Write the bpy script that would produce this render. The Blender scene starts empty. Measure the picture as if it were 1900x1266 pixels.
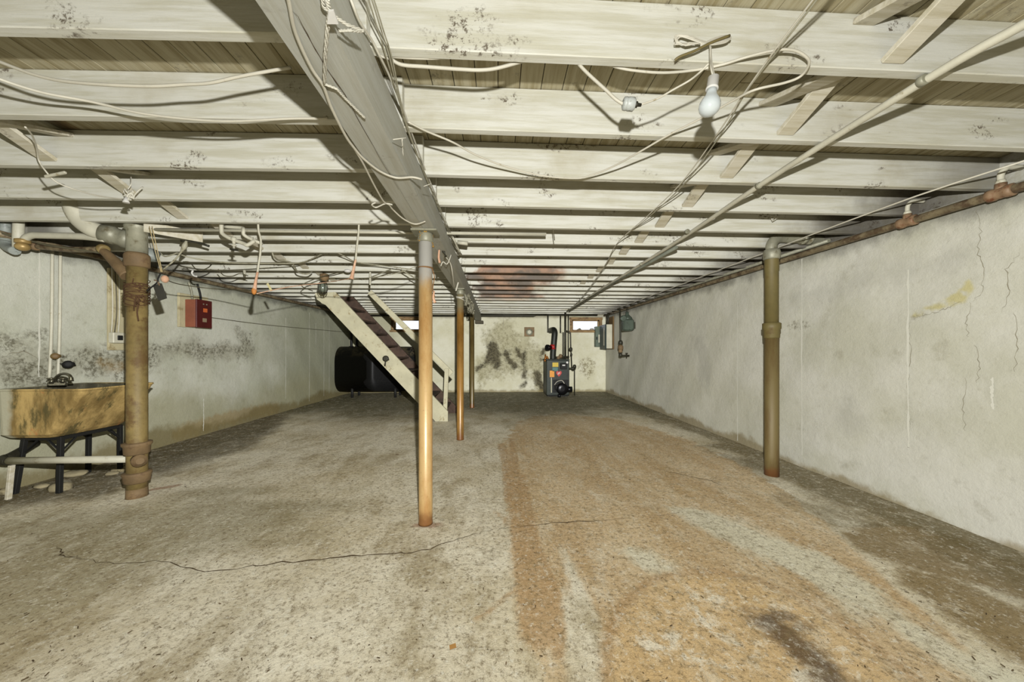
import bpy, math, random
import numpy as np
from mathutils import Vector, Matrix, Quaternion
random.seed(7); rng = np.random.default_rng(7)
SC = bpy.context.scene
COL = SC.collection
V = Vector
# ------------------------------------------------------------------ camera
F = 645.0; CX = 950.0; HY = 650.0; CAMZ = 1.16; YAW = 0.04
cd = bpy.data.cameras.new('camera'); cam = bpy.data.objects.new('camera', cd); COL.objects.link(cam)
cam.location = (0, 0, CAMZ); cam.rotation_euler = (math.pi/2, 0, -YAW)
cd.sensor_width = 36; cd.lens = 36*F/1900; cd.shift_y = (HY-633)/1900; cd.clip_start = .05; cd.clip_end = 200
SC.camera = cam
# ------------------------------------------------------------------ world: plain overcast daylight
w = bpy.data.worlds.new('world'); SC.world = w; w.use_nodes = True
bg = w.node_tree.nodes['Background']; bg.inputs[0].default_value = (.93, .96, 1, 1); bg.inputs[1].default_value = 1.3
# ------------------------------------------------------------------ lights: the photographer's flash above the camera, added soft fill lamp behind
def point(name, loc, power, radius, col=(1, 1, 1), const=.66, linear=.47):
    l = bpy.data.lights.new(name, 'POINT'); l.energy = power; l.shadow_soft_size = radius; l.color = col
    l.use_nodes = True; nt = l.node_tree; em = nt.nodes['Emission']
    fo = nt.nodes.new('ShaderNodeLightFalloff'); fo.inputs['Strength'].default_value = 1.0; fo.inputs['Smooth'].default_value = 0.1
    a = nt.nodes.new('ShaderNodeMath'); a.operation = 'MULTIPLY'; a.inputs[1].default_value = const; nt.links.new(fo.outputs['Constant'], a.inputs[0])
    b = nt.nodes.new('ShaderNodeMath'); b.operation = 'MULTIPLY_ADD'; b.inputs[1].default_value = linear; nt.links.new(fo.outputs['Linear'], b.inputs[0]); nt.links.new(a.outputs[0], b.inputs[2])
    nt.links.new(b.outputs[0], em.inputs['Strength'])
    o = bpy.data.objects.new(name, l); COL.objects.link(o); o.location = loc; return o
point('flash', (.05, 0.0, CAMZ+.31), 77, .016, (1, .997, .985))
def area(name, loc, rot, size, power, col=(1, 1, 1)):
    l = bpy.data.lights.new(name, 'AREA'); l.shape = 'RECTANGLE'; l.size = size[0]; l.size_y = size[1]; l.energy = power; l.color = col
    o = bpy.data.objects.new(name, l); COL.objects.link(o); o.location = loc; o.rotation_euler = rot; return o
area('fill_light', (0, -1.35, 1.1), (math.radians(88), 0, 0), (5.5, 1.6), 1.5, (1, .98, .94))  # unseen fill lamp, added to raise the ambient level
SC.view_settings.view_transform = 'Standard'; SC.view_settings.look = 'None'; SC.view_settings.gamma = 1
SC.view_settings.use_curve_mapping = False; SC.view_settings.exposure = 0.0

# ------------------------------------------------------------------ helpers
def P(px, py, X=None, Y=None, Z=None, D=None):
    """point of the room seen at a place of the photograph, on a plane X=, Y=, Z= (metres) or at depth D="""
    a = (px-CX)/F; b = (HY-py)/F; c, s = math.cos(YAW), math.sin(YAW)
    d = V((a*c+s, c-a*s, b))
    if D is not None: t = D
    elif Y is not None: t = Y/d.y
    elif X is not None: t = X/d.x
    else: t = (Z-CAMZ)/d.z
    return V((0, 0, CAMZ))+d*t
ALB = .60      # real paint and concrete are duller than the bright picture of them
def lin(c):
    return tuple(ALB*((x/255)/12.92 if x/255 <= .04045 else ((x/255+.055)/1.055)**2.4) for x in c)+(1,)
class NT:
    def __init__(s, name):
        s.m = bpy.data.materials.new(name); s.m.use_nodes = True; s.t = s.m.node_tree
        s.b = s.t.nodes['Principled BSDF']; s.co = None
    def n(s, typ, **kw):
        x = s.t.nodes.new('ShaderNode'+typ)
        for k, v in kw.items(): setattr(x, k, v)
        return x
    def put(s, sock, v):
        if isinstance(v, bpy.types.NodeSocket): s.t.links.new(v, sock)
        elif v is not None: sock.default_value = v
    def coord(s):
        if s.co is None: s.co = s.n('TexCoord').outputs['Object']
        return s.co
    def noise(s, scale, detail=4, rough=.55, stretch=None, off=None, dist=0, co=None):
        v = co or s.coord()
        if stretch or off:
            mp = s.n('Mapping'); s.put(mp.inputs[0], v)
            if stretch: mp.inputs['Scale'].default_value = stretch
            if isinstance(off, bpy.types.NodeSocket): s.put(mp.inputs['Location'], off)
            elif off: mp.inputs['Location'].default_value = off
            v = mp.outputs[0]
        x = s.n('TexNoise'); s.put(x.inputs['Vector'], v); x.inputs['Scale'].default_value = scale
        x.inputs['Detail'].default_value = detail; x.inputs['Roughness'].default_value = rough; x.inputs['Distortion'].default_value = dist
        return x.outputs[0]
    def mr(s, v, a, b, c=0., d=1., smooth=True):
        x = s.n('MapRange'); x.interpolation_type = 'SMOOTHSTEP' if smooth else 'LINEAR'
        for i, q in enumerate((v, a, b, c, d)): s.put(x.inputs[i], q)
        return x.outputs[0]
    def math(s, op, a, b=None, c=None):
        x = s.n('Math', operation=op); s.put(x.inputs[0], a); s.put(x.inputs[1], b); s.put(x.inputs[2], c); return x.outputs[0]
    def mix(s, f, a, b, mode='MIX'):
        x = s.n('Mix', data_type='RGBA', blend_type=mode); s.put(x.inputs[0], f); s.put(x.inputs[6], a); s.put(x.inputs[7], b); return x.outputs[2]
    def attr(s, name):
        x = s.n('Attribute'); x.attribute_name = name; return x.outputs['Fac']
    def rnd(s): return s.n('ObjectInfo').outputs['Random']
    def sep(s): 
        x = s.n('SeparateXYZ'); s.put(x.inputs[0], s.coord()); return x.outputs
    def bump(s, h, strength=.3, dist=.01, prev=None):
        x = s.n('Bump'); x.inputs['Strength'].default_value = strength; x.inputs['Distance'].default_value = dist
        s.put(x.inputs['Height'], h); 
        if prev: s.put(x.inputs['Normal'], prev)
        s.put(s.b.inputs['Normal'], x.outputs[0]); return x.outputs[0]
    def out(s, col, rough=.7, metal=0., spec=.35):
        s.put(s.b.inputs['Base Color'], col); s.put(s.b.inputs['Roughness'], rough); s.b.inputs['Metallic'].default_value = metal
        s.b.inputs['Specular IOR Level'].default_value = spec; return s.m
def simple(name, col, rough=.6, metal=0., var=.0, dirt=None, dscale=12, dthr=(.5, .7), bump=.15, bscale=60, spec=.35, stretch=None):
    m = NT(name); c = lin(col)
    if var:
        k = m.mr(m.noise(6, 5, .6), .3, .7, 1-var, 1+var*.5)
        mm = m.n('VectorMath', operation='SCALE'); mm.inputs[0].default_value = c[:3]; m.put(mm.inputs['Scale'], k); c = mm.outputs[0]
    if dirt: c = m.mix(m.mr(m.noise(dscale, 8, .68, stretch=stretch), dthr[0], dthr[1]), c, lin(dirt))
    if bump: m.bump(m.noise(bscale, 3, .6), bump, .004)
    return m.out(c, rough, metal, spec)
def link(o, parent=None):
    COL.objects.link(o)
    if parent is not None: o.parent = parent
    return o
class MB:
    """collects boxes, tubes and turned shapes; build() links them as one mesh object"""
    def __init__(s): s.v = []; s.f = []; s.sm = []
    def add(s, vs, fs, smooth=False):
        n = len(s.v); s.v += [tuple(x) for x in vs]; s.f += [tuple(i+n for i in f) for f in fs]; s.sm += [smooth]*len(fs); return s
    def prism(s, ring_a, ring_b, smooth=False):
        n = len(ring_a); fs = [(i, (i+1) % n, n+(i+1) % n, n+i) for i in range(n)]
        s.add(list(ring_a)+list(ring_b), fs, smooth)
        k = len(s.v)-2*n; s.f += [tuple(k+i for i in reversed(range(n))), tuple(k+n+i for i in range(n))]; s.sm += [False, False]; return s
    def box(s, a, b, bev=0.):
        x0, y0, z0 = [min(a[i], b[i]) for i in range(3)]; x1, y1, z1 = [max(a[i], b[i]) for i in range(3)]
        return s.obox(V(((x0+x1)/2, (y0+y1)/2, (z0+z1)/2)), V((1, 0, 0)), V((0, 1, 0)), V((x1-x0, y1-y0, z1-z0)), bev)
    def obox(s, c, ux, uy, size, bev=0.):
        ux = V(ux).normalized(); uz = ux.cross(V(uy)).normalized(); uy = uz.cross(ux); c = V(c)
        hx, hy, hz = [q/2 for q in size]
        if bev <= 0:
            r = lambda z: [c+ux*x+uy*y+uz*z for x, y in ((-hx, -hy), (hx, -hy), (hx, hy), (-hx, hy))]
            return s.prism(r(-hz), r(hz))
        b = min(bev, hx*.9, hy*.9, hz*.9)
        def ring(x_, y_, z): return [c+ux*x+uy*y+uz*z for x, y in ((-x_+b, -y_), (x_-b, -y_), (x_, -y_+b), (x_, y_-b), (x_-b, y_), (-x_+b, y_), (-x_, y_-b), (-x_, -y_+b))]
        rs = [ring(hx-b, hy-b, -hz) , ring(hx, hy, -hz+b), ring(hx, hy, hz-b), ring(hx-b, hy-b, hz)]
        vs = sum(rs, []); fs = [tuple(reversed(range(8))), tuple(range(24, 32))]
        for k in range(3): fs += [(k*8+i, k*8+(i+1) % 8, k*8+8+(i+1) % 8, k*8+8+i) for i in range(8)]
        return s.add(vs, fs)
    def board(s, p0, p1, width, thick, up, bev=0.002, ext=0.):
        """board from p0 to p1; width across along up"""
        p0 = V(p0); p1 = V(p1); d = p1-p0; L = d.length+2*ext; d.normalize(); u = V(up); u = (u-d*u.dot(d)).normalized()
        return s.obox((p0+p1)/2, d, u, V((L, width, thick)), bev)
    def tube(s, pts, r, n=8, sub=4, cap=True):
        pts = [V(p) for p in pts]
        if sub > 1 and len(pts) > 2:
            q = []; 
            for i in range(len(pts)-1):
                a = pts[max(i-1, 0)]; b = pts[i]; c = pts[i+1]; d = pts[min(i+2, len(pts)-1)]
                for k in range(sub):
                    t = k/sub; q.append(.5*((2*b)+(c-a)*t+(2*a-5*b+4*c-d)*t*t+(3*b-a-3*c+d)*t**3))
            q.append(pts[-1]); pts = q
        rr = r if callable(r) else (lambda t: r)
        rings = []; N = len(pts); nrm = None
        for i, p in enumerate(pts):
            t = (pts[min(i+1, N-1)]-pts[max(i-1, 0)])
            if t.length < 1e-9: t = V((0, 0, 1))
            t.normalize()
            if nrm is None:
                nrm = t.cross(V((0, 0, 1)) if abs(t.z) < .9 else V((1, 0, 0))).normalized()
            else:
                nrm = (nrm-t*nrm.dot(t))
                if nrm.length < 1e-6: nrm = t.orthogonal()
                nrm.normalize()
            bn = t.cross(nrm); R = rr(i/max(N-1, 1))
            rings.append([p+(nrm*math.cos(2*math.pi*k/n)+bn*math.sin(2*math.pi*k/n))*R for k in range(n)])
        vs = sum(rings, []); fs = []
        for i in range(N-1): fs += [(i*n+k, i*n+(k+1) % n, (i+1)*n+(k+1) % n, (i+1)*n+k) for k in range(n)]
        s.add(vs, fs, True)
        if cap:
            k0 = len(s.v)-N*n; s.f += [tuple(k0+k for k in reversed(range(n))), tuple(k0+(N-1)*n+k for k in range(n))]; s.sm += [False]*2
        return s
    def cyl(s, a, b, r, n=16, r2=None): 
        r2 = r if r2 is None else r2
        return s.tube([a, b], (lambda t: r+(r2-r)*t), n, 1)
    def lathe(s, o, axis, prof, n=20):
        o = V(o); ax = V(axis).normalized(); u = ax.orthogonal().normalized(); w_ = ax.cross(u)
        vs = []; 
        for (h, r) in prof: vs += [o+ax*h+(u*math.cos(2*math.pi*k/n)+w_*math.sin(2*math.pi*k/n))*max(r, 1e-4) for k in range(n)]
        fs = []
        for i in range(len(prof)-1): fs += [(i*n+k, i*n+(k+1) % n, (i+1)*n+(k+1) % n, (i+1)*n+k) for k in range(n)]
        s.add(vs, fs, True); k0 = len(s.v)-len(prof)*n
        s.f += [tuple(k0+k for k in reversed(range(n))), tuple(k0+(len(prof)-1)*n+k for k in range(n))]; s.sm += [False]*2
        return s
    def sphere(s, c, r, n=12, sc=(1, 1, 1)):
        prof = [(-math.cos(math.pi*i/n)*r, math.sin(math.pi*i/n)*r) for i in range(n+1)]
        k = len(s.v); s.lathe((0, 0, 0), (0, 0, 1), prof, n)
        c = V(c)
        for i in range(k, len(s.v)): a = s.v[i]; s.v[i] = (c.x+a[0]*sc[0], c.y+a[1]*sc[1], c.z+a[2]*sc[2])
        return s
    def rock(s, c, r, seed, sc=(1, 1, .6)):
        k = len(s.v); s.sphere(c, r, 7, sc); rd = random.Random(seed)
        # jitter by position so that doubled seam points move alike
        for i in range(k, len(s.v)):
            a = s.v[i]; h = math.sin(a[0]*71+seed)*math.sin(a[1]*57+seed*2)+math.sin(a[2]*90+seed)
            q = 1+.16*h; s.v[i] = (c[0]+(a[0]-c[0])*q, c[1]+(a[1]-c[1])*q, c[2]+(a[2]-c[2])*q)
        for i in range(k, len(s.f)): pass
        return s
    def build(s, name, mat, parent=None, tag=None):
        o_ = V(parent.location) if parent is not None else V((0, 0, 0))
        if parent is not None and parent.parent is not None: o_ += V(parent.parent.location)
        me = bpy.data.meshes.new(name); vs = s.v
        if o_.length > 0: vs = [(a-o_.x, b-o_.y, c-o_.z) for a, b, c in s.v]
        me.from_pydata(vs, [], s.f); me.polygons.foreach_set('use_smooth', s.sm); me.update()
        me.materials.append(mat); o = bpy.data.objects.new(name, me); link(o, parent)
        return o
def tag(o, label=None, cat=None, group=None, kind=None):
    if label: o['label'] = label
    if cat: o['category'] = cat
    if group: o['group'] = group
    if kind: o['kind'] = kind
    return o
def thing(name, loc, label, cat, group=None):
    o = bpy.data.objects.new(name, None); o.location = loc; o.empty_display_size = .1; link(o); return tag(o, label, cat, group)
def struct(name, loc=(0, 0, 0)):
    o = bpy.data.objects.new(name, None); o.location = loc; link(o); return tag(o, kind='structure')

# ------------------------------------------------------------------ dims
XL, XR, YB, YF = -4.05, 3.02, 9.65, -1.5
ZJ = CAMZ+.98; ZP = ZJ+.193; J0 = 1.143; JS = .4064
# ------------------------------------------------------------------ signed distances for stains with a shape of their own
def sd_poly(x, y, poly):
    p = np.array(poly, float); n = len(p); d = np.full(x.shape, 1e9); ins = np.zeros(x.shape, bool)
    for i in range(n):
        a = p[i]; b = p[(i+1) % n]; e = b-a; wx = x-a[0]; wy = y-a[1]
        t = np.clip((wx*e[0]+wy*e[1])/max(e@e, 1e-9), 0, 1)
        d = np.minimum(d, np.hypot(wx-e[0]*t, wy-e[1]*t))
        c = ((a[1] > y) != (b[1] > y)) & (x < (b[0]-a[0])*(y-a[1])/((b[1]-a[1]) if b[1] != a[1] else 1e-9)+a[0])
        ins ^= c
    return np.where(ins, d, -d)
def sd_line(x, y, pts, r):
    p = np.array(pts, float); d = np.full(x.shape, 1e9)
    for i in range(len(p)-1):
        a = p[i]; b = p[i+1]; e = b-a; wx = x-a[0]; wy = y-a[1]; t = np.clip((wx*e[0]+wy*e[1])/max(e@e, 1e-9), 0, 1)
        d = np.minimum(d, np.hypot(wx-e[0]*t, wy-e[1]*t))
    return r-d
def grid_obj(name, us, vs, f, fields, mat, holes=(), flip=False, box=None):
    """surface sheet over (u, v) with float attributes; f(u,v)->(x,y,z) arrays; holes are (u0,u1,v0,v1); box adds a body behind"""
    U, W = np.meshgrid(us, vs, indexing='ij'); X, Y, Z = f(U, W); nu, nv = U.shape
    co = np.stack([X, Y, Z], -1).reshape(-1, 3)
    i, j = np.meshgrid(np.arange(nu-1), np.arange(nv-1), indexing='ij')
    uc = (us[i]+us[i+1])/2; vc = (vs[j]+vs[j+1])/2; keep = np.ones(i.shape, bool)
    for (a, b, c, d) in holes: keep &= ~((uc > a) & (uc < b) & (vc > c) & (vc < d))
    k = (i*nv+j)[keep]; q = np.stack([k, k+nv, k+nv+1, k+1], -1)
    if flip: q = q[:, ::-1]
    mb = MB()
    if box: box(mb)
    nb = len(mb.v); me = bpy.data.meshes.new(name)
    allv = np.concatenate([co, np.array(mb.v, float).reshape(-1, 3)]) if nb else co
    bf = [tuple(x+len(co) for x in f_) for f_ in mb.f]
    me.vertices.add(len(allv)); me.vertices.foreach_set('co', allv.ravel())
    loops = np.concatenate([q.ravel(), np.array([x for f_ in bf for x in f_], int)]) if bf else q.ravel()
    tot = np.concatenate([np.full(len(q), 4), np.array([len(f_) for f_ in bf], int)]) if bf else np.full(len(q), 4)
    me.loops.add(len(loops)); me.loops.foreach_set('vertex_index', loops.astype(np.int32))
    st = np.concatenate([[0], np.cumsum(tot)[:-1]]); me.polygons.add(len(tot)); me.polygons.foreach_set('loop_start', st.astype(np.int32))
    me.update(calc_edges=True)
    sm = np.zeros(len(tot), bool); sm[:len(q)] = True; me.polygons.foreach_set('use_smooth', sm)
    for fn, arr in fields.items():
        at = me.attributes.new(fn, 'FLOAT', 'POINT'); z = np.full(len(allv), -1.0); z[:len(co)] = arr(U, W).ravel(); at.data.foreach_set('value', z.astype(np.float32))
    me.validate(); me.materials.append(mat); o = bpy.data.objects.new(name, me); link(o); tag(o, kind='structure'); return o
def layers(m, base, specs):
    """specs: (attr, colour, softness, wobble, wobble scale, opacity[, gritty threshold])"""
    c = base; cache = {}
    for sp in specs:
        a, colr, soft, wob, wsc, op = sp[:6]
        nz = m.noise(wsc, 6, .6, off=(hash(a) % 7 * 0 + len(a)*1.7, wsc, 0), stretch=sp[7] if len(sp) > 7 else None)
        d = m.math('MULTIPLY_ADD', m.math('SUBTRACT', nz, .5), wob*2, m.attr(a))
        f = m.mr(d, -soft, soft, 0., op)
        if len(sp) > 6 and sp[6]:
            g = m.mr(m.noise(sp[6], 8, .75, off=(3, 1, len(a))), .42, .62); f = m.math('MULTIPLY', f, g)
        c = m.mix(f, c, lin(colr))
    return c
def pf(px, py): q = P(px, py, Z=0.); return (q.x, q.y)
def pw(px, py, X): q = P(px, py, X=X); return (q.y, q.z)
def pb(px, py): q = P(px, py, Y=YB); return (q.x, q.z)
# ================================================================== FLOOR
FL = {
 'tan': lambda x, y: sd_poly(x, y, [pf(*p) for p in [(955, 790), (940, 812), (938, 850), (944, 930), (948, 1050), (956, 1120), (962, 1183), (1000, 1225), (1020, 1300), (1060, 1300), (1050, 1180), (1046, 1090), (1062, 1110), (1040, 1010), (1080, 1080), (1112, 1150), (1118, 1300), (1850, 1300), (1800, 1200), (1660, 1090), (1580, 1010), (1490, 935), (1390, 868), (1270, 812), (1150, 778), (1050, 768), (985, 772)]]),
 'strip': lambda x, y: np.maximum(np.maximum(sd_line(x, y, [pf(930, 824), pf(940, 860), pf(948, 930)], .05), sd_line(x, y, [pf(948, 815), pf(955, 850), pf(962, 900)], .035)),
        np.maximum(sd_poly(x, y, [pf(*p) for p in [(940, 870), (975, 880), (1000, 1000), (1040, 1100), (1052, 1180), (1040, 1235), (1010, 1190), (995, 1210), (970, 1180), (958, 1100), (948, 1000)]]), np.maximum(sd_line(x, y, [pf(880, 1152), pf(915, 1125), pf(955, 1093)], .012), sd_line(x, y, [pf(918, 948), pf(932, 960), pf(943, 976)], .015)))),
 'ring': lambda x, y: sd_line(x, y, [pf(*p) for p in [(1120, 1320), (1124, 1200), (1150, 1125), (1200, 1078), (1260, 1061), (1330, 1060), (1400, 1074), (1480, 1105), (1570, 1160), (1660, 1225), (1740, 1300)]], .022),
 'disc': lambda x, y: sd_poly(x, y, [pf(*p) for p in [(1130, 1320), (1136, 1200), (1165, 1128), (1210, 1085), (1265, 1068), (1330, 1067), (1400, 1082), (1470, 1112), (1550, 1165), (1640, 1230), (1740, 1320)]]),
 'pale': lambda x, y: np.maximum(sd_poly(x, y, [pf(*p) for p in [(1240, 940), (1330, 950), (1500, 1020), (1640, 1100), (1780, 1185), (1960, 1290), (1880, 1300), (1700, 1200), (1560, 1110), (1400, 1030), (1280, 970)]]), sd_line(x, y, [pf(1170, 1020), pf(1230, 1052)], .05)),
 'olive': lambda x, y: np.maximum(sd_poly(x, y, [pf(*p) for p in [(1555, 985), (1620, 968), (1700, 975), (1790, 1000), (1960, 1070), (2050, 1160), (1960, 1150), (1860, 1105), (1740, 1070), (1640, 1040), (1590, 1010)]]), sd_poly(x, y, [pf(*p) for p in [(1640, 1040), (1750, 1062), (2000, 1170), (2050, 1330), (1960, 1270), (1850, 1200), (1740, 1130)]])),
 'scorch': lambda x, y: np.maximum(sd_line(x, y, [pf(1425, 1152), pf(1475, 1190), pf(1530, 1245), pf(1580, 1300)], .075), sd_line(x, y, [pf(1440, 1135), pf(1500, 1165)], .03)),
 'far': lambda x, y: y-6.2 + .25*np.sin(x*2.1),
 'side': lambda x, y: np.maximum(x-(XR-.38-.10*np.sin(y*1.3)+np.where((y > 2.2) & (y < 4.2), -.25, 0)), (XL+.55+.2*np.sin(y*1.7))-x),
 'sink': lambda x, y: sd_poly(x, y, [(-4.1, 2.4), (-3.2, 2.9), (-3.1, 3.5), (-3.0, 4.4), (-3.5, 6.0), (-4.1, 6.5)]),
 'nearl': lambda x, y: sd_poly(x, y, [pf(*p) for p in [(-40, 960), (200, 945), (420, 905), (640, 930), (560, 985), (330, 1060), (120, 1130), (-40, 1190)]]),
 'rust': lambda x, y: np.maximum(sd_line(x, y, [pf(268, 912), pf(330, 900)], .03), (sd_line(x, y, [pf(770, 972), pf(810, 973)], .03)*1.0)),
}
m = NT('floor_concrete')
lin_ = lin; lin = lambda c: tuple(x*1.22 for x in lin_(c)[:3])+(1,)
base = m.mix(m.mr(m.noise(1.1, 5, .6), .35, .68), lin((252, 244, 218)), lin((222, 208, 172)))
base = m.mix(m.mr(m.noise(2.6, 8, .68, stretch=(1.0, .45, 1), off=(4, 2, 0)), .46, .66, 0, .75), base, lin((172, 155, 114)))
tanc = m.mix(m.mr(m.noise(1.6, 7, .62, stretch=(1.6, .5, 1)), .38, .62), lin((208, 176, 126)), lin((226, 200, 156)))
tanc = m.mix(m.mr(m.noise(5, 8, .7, stretch=(1.2, .4, 1), off=(9, 0, 0)), .5, .7, 0, .7), tanc, lin((246, 232, 200)))
d = m.math('MULTIPLY_ADD', m.math('SUBTRACT', m.noise(5, 9, .7), .5), m.mr(m.sep()[1], 1.6, 3.2, .08, .6), m.attr('tan'))
base = m.mix(m.mr(d, -.02, .03, 0, .9), base, tanc)
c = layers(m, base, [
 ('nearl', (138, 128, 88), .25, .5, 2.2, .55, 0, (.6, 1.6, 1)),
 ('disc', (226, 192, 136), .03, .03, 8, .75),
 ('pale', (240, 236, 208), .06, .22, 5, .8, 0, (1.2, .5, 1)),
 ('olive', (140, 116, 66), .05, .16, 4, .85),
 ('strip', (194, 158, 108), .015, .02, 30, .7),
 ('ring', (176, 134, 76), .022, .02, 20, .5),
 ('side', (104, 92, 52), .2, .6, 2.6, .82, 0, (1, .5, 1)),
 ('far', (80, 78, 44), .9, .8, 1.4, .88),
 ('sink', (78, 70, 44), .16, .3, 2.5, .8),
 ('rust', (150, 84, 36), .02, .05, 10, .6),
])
# flaked white paint inside the round trace
fl = m.math('MULTIPLY', m.mr(m.attr('disc'), -.0, .12), m.mr(m.noise(7, 10, .78, off=(2, 7, 0), dist=.4), .50, .60))
c = m.mix(m.math('MULTIPLY', fl, .85), c, lin((255, 246, 220)))
sc_ = m.math('MULTIPLY', m.mr(m.math('MULTIPLY_ADD', m.math('SUBTRACT', m.noise(12, 8, .7, stretch=(.6, 1.5, 1)), .5), .2, m.attr('scorch')), -.04, .05), .85)
c = m.mix(sc_, c, lin((86, 62, 34)))
# grit, pits and hard grain
c = m.mix(m.mr(m.noise(11, 12, .85, stretch=(1, .7, 1), off=(1, 8, 0)), .50, .60, 0, .42), c, lin((150, 132, 92)))
c = m.mix(m.mr(m.noise(9, 12, .85, stretch=(1, .7, 1), off=(8, 1, 0)), .52, .60, 0, .42), c, lin((250, 242, 216)))
c = m.mix(m.mr(m.noise(42, 8, .88), .50, .60, 0, .75), c, lin((112, 92, 54)))
c = m.mix(m.mr(m.noise(38, 8, .85, off=(5, 5, 0)), .54, .64, 0, .75), c, lin((255, 252, 234)))
c = m.mix(m.mr(m.noise(95, 4, .8), .62, .70, 0, .8), c, lin((70, 52, 28)))
m.bump(m.noise(14, 12, .8), .8, .025); m.out(c, m.mr(m.noise(5), .3, .7, .55, .85), 0, .3)
def ffun(U, W):
    z = .004*np.sin(U*2.3+W*1.1)*np.sin(W*1.9)+.003*np.sin(U*7+W*3)
    z = z*np.clip((XR-U)/.3, 0, 1)*np.clip((U-XL)/.3, 0, 1)
    return U, W, z-.004
us = np.linspace(XL-.1, XR+.1, 190); vs = np.concatenate([np.linspace(YF, .8, 25)[:-1], np.linspace(.8, 4, 110)[:-1], np.linspace(4, YB+.1, 130)])
floor = grid_obj('floor', us, vs, ffun, FL, m.m, box=lambda b: b.box((XL-.2, YF, -.2), (XR+.2, YB+.2, -.06)))
lin = lin_
# floor cracks: thin dark ribbons lying in the surface
crackm = simple('crack_dark', (84, 66, 38), .9, bump=0)
def ribbon(name, pts, nrm, wdt, parent, mat, jit=.01, sub=6, taper=True, lift=.0016):
    rd = random.Random(len(pts)*7+int(abs(pts[0][0])*100)); q = []
    for i in range(len(pts)-1):
        a, b = V(pts[i]), V(pts[i+1])
        for k in range(sub): 
            t = k/sub; q.append(a.lerp(b, t)+V([rd.uniform(-jit, jit) for _ in range(3)]))
    q.append(V(pts[-1])); nrm = V(nrm); vs = []; fs = []
    for i, p in enumerate(q):
        p = p-nrm*(p-V(pts[0])).dot(nrm)+nrm*lift if nrm.length > 0 else p
        t = (q[min(i+1, len(q)-1)]-q[max(i-1, 0)]).normalized(); s_ = t.cross(nrm).normalized()
        ww = wdt*(.5+rd.random())*((.25+min(i, len(q)-1-i)/len(q)*2) if taper else 1)
        vs += [p-s_*ww/2, p+s_*ww/2]
    fs = [(2*i, 2*i+1, 2*i+3, 2*i+2) for i in range(len(q)-1)]
    b = MB(); b.add(vs, fs); return b.build(name, mat, parent)
for pts in ([(105, 1030), (200, 1045), (300, 1042), (382, 1062), (500, 1047), (640, 1033), (720, 1030), (790, 1022), (850, 1000), (905, 985), (945, 979)], [(945, 979), (990, 974), (1060, 969), (1140, 964), (1260, 952)], [(106, 1015), (112, 1030), (150, 1036)], [(1205, 868), (1260, 880), (1320, 893), (1345, 903)]):
    ribbon('crack', [P(a, b, Z=0) for a, b in pts], (0, 0, 1), .006, floor, crackm, .012, lift=.0015)

# ================================================================== WALLS
def wall_mat(name, c1, c2, specs, grit=.4, dirtc=(120, 112, 78)):
    m = NT(name)
    base = m.mix(m.mr(m.noise(1.3, 6, .62), .36, .66), lin(c1), lin(c2))
    base = m.mix(m.mr(m.noise(4.5, 8, .7, off=(3, 3, 3)), .55, .75, 0, .35), base, lin(dirtc))
    c = layers(m, base, specs)
    c = m.mix(m.mr(m.noise(22, 9, .85, off=(1, 5, 2)), .54, .66, 0, grit*.9), c, lin((142, 136, 108)))
    c = m.mix(m.mr(m.noise(60, 5, .8), .60, .74, 0, grit), c, lin((96, 88, 58)))
    c = m.mix(m.mr(m.noise(46, 5, .8, off=(7, 1, 4)), .6, .74, 0, grit), c, lin((236, 232, 214)))
    n1 = m.bump(m.noise(9, 9, .7), .35, .03); m.bump(m.noise(80, 4, .7), .25, .004, n1)
    return m.out(c, .8, 0, .25)
bsp = lambda pts, f: [f(*p) for p in pts]
# right wall -------------------------------------------------------
WX = XR
def R(px, py): return pw(px, py, WX)
RW = {
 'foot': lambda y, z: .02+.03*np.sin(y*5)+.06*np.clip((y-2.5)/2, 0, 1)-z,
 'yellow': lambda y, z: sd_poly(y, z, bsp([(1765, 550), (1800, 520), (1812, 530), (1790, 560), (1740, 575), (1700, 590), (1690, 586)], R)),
 'darktop': lambda y, z: np.minimum(z-(2.03), .4),  # wall colour gets darker towards its top edge
 'smudge': lambda y, z: np.maximum(np.maximum(sd_line(y, z, bsp([(1690, 592), (1740, 570)], R), .02), sd_line(y, z, bsp([(1465, 605), (1500, 600)], R), .035)), sd_line(y, z, bsp([(1420, 705), (1422, 740)], R), .03)),
 'grey': lambda y, z: np.maximum(sd_line(y, z, bsp([(1480, 560), (1600, 520), (1760, 480)], R), .07), np.maximum(sd_line(y, z, bsp([(1570, 760), (1590, 790)], R), .08), sd_line(y, z, bsp([(1300, 640), (1310, 700)], R), .14))),
 'farw': lambda y, z: y-4.2,
}
mR = wall_mat('right_wall_paint', (216, 214, 200), (198, 196, 176), [
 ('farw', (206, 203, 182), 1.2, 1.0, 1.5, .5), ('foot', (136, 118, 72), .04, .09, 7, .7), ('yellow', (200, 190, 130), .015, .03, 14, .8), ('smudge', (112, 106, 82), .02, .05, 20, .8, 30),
 ('grey', (184, 182, 168), .10, .22, 5, .5), ('darktop', (60, 56, 46), .08, .14, 5, .6)], .25)
ys = np.linspace(YF, YB+.02, 230); zs = np.linspace(-.06, ZJ, 46)
def rwall(U, W):
    X = np.full(U.shape, XR)+.006*np.sin(U*3.1)*np.sin(W*4)+.004*np.sin(U*9+W*7)
    return X, U, W
wr = grid_obj('wall_right', ys, zs, rwall, RW, mR, box=lambda b: b.box((XR+.02, YF, -.06), (XR+.25, YB+.25, ZJ)))
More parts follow.
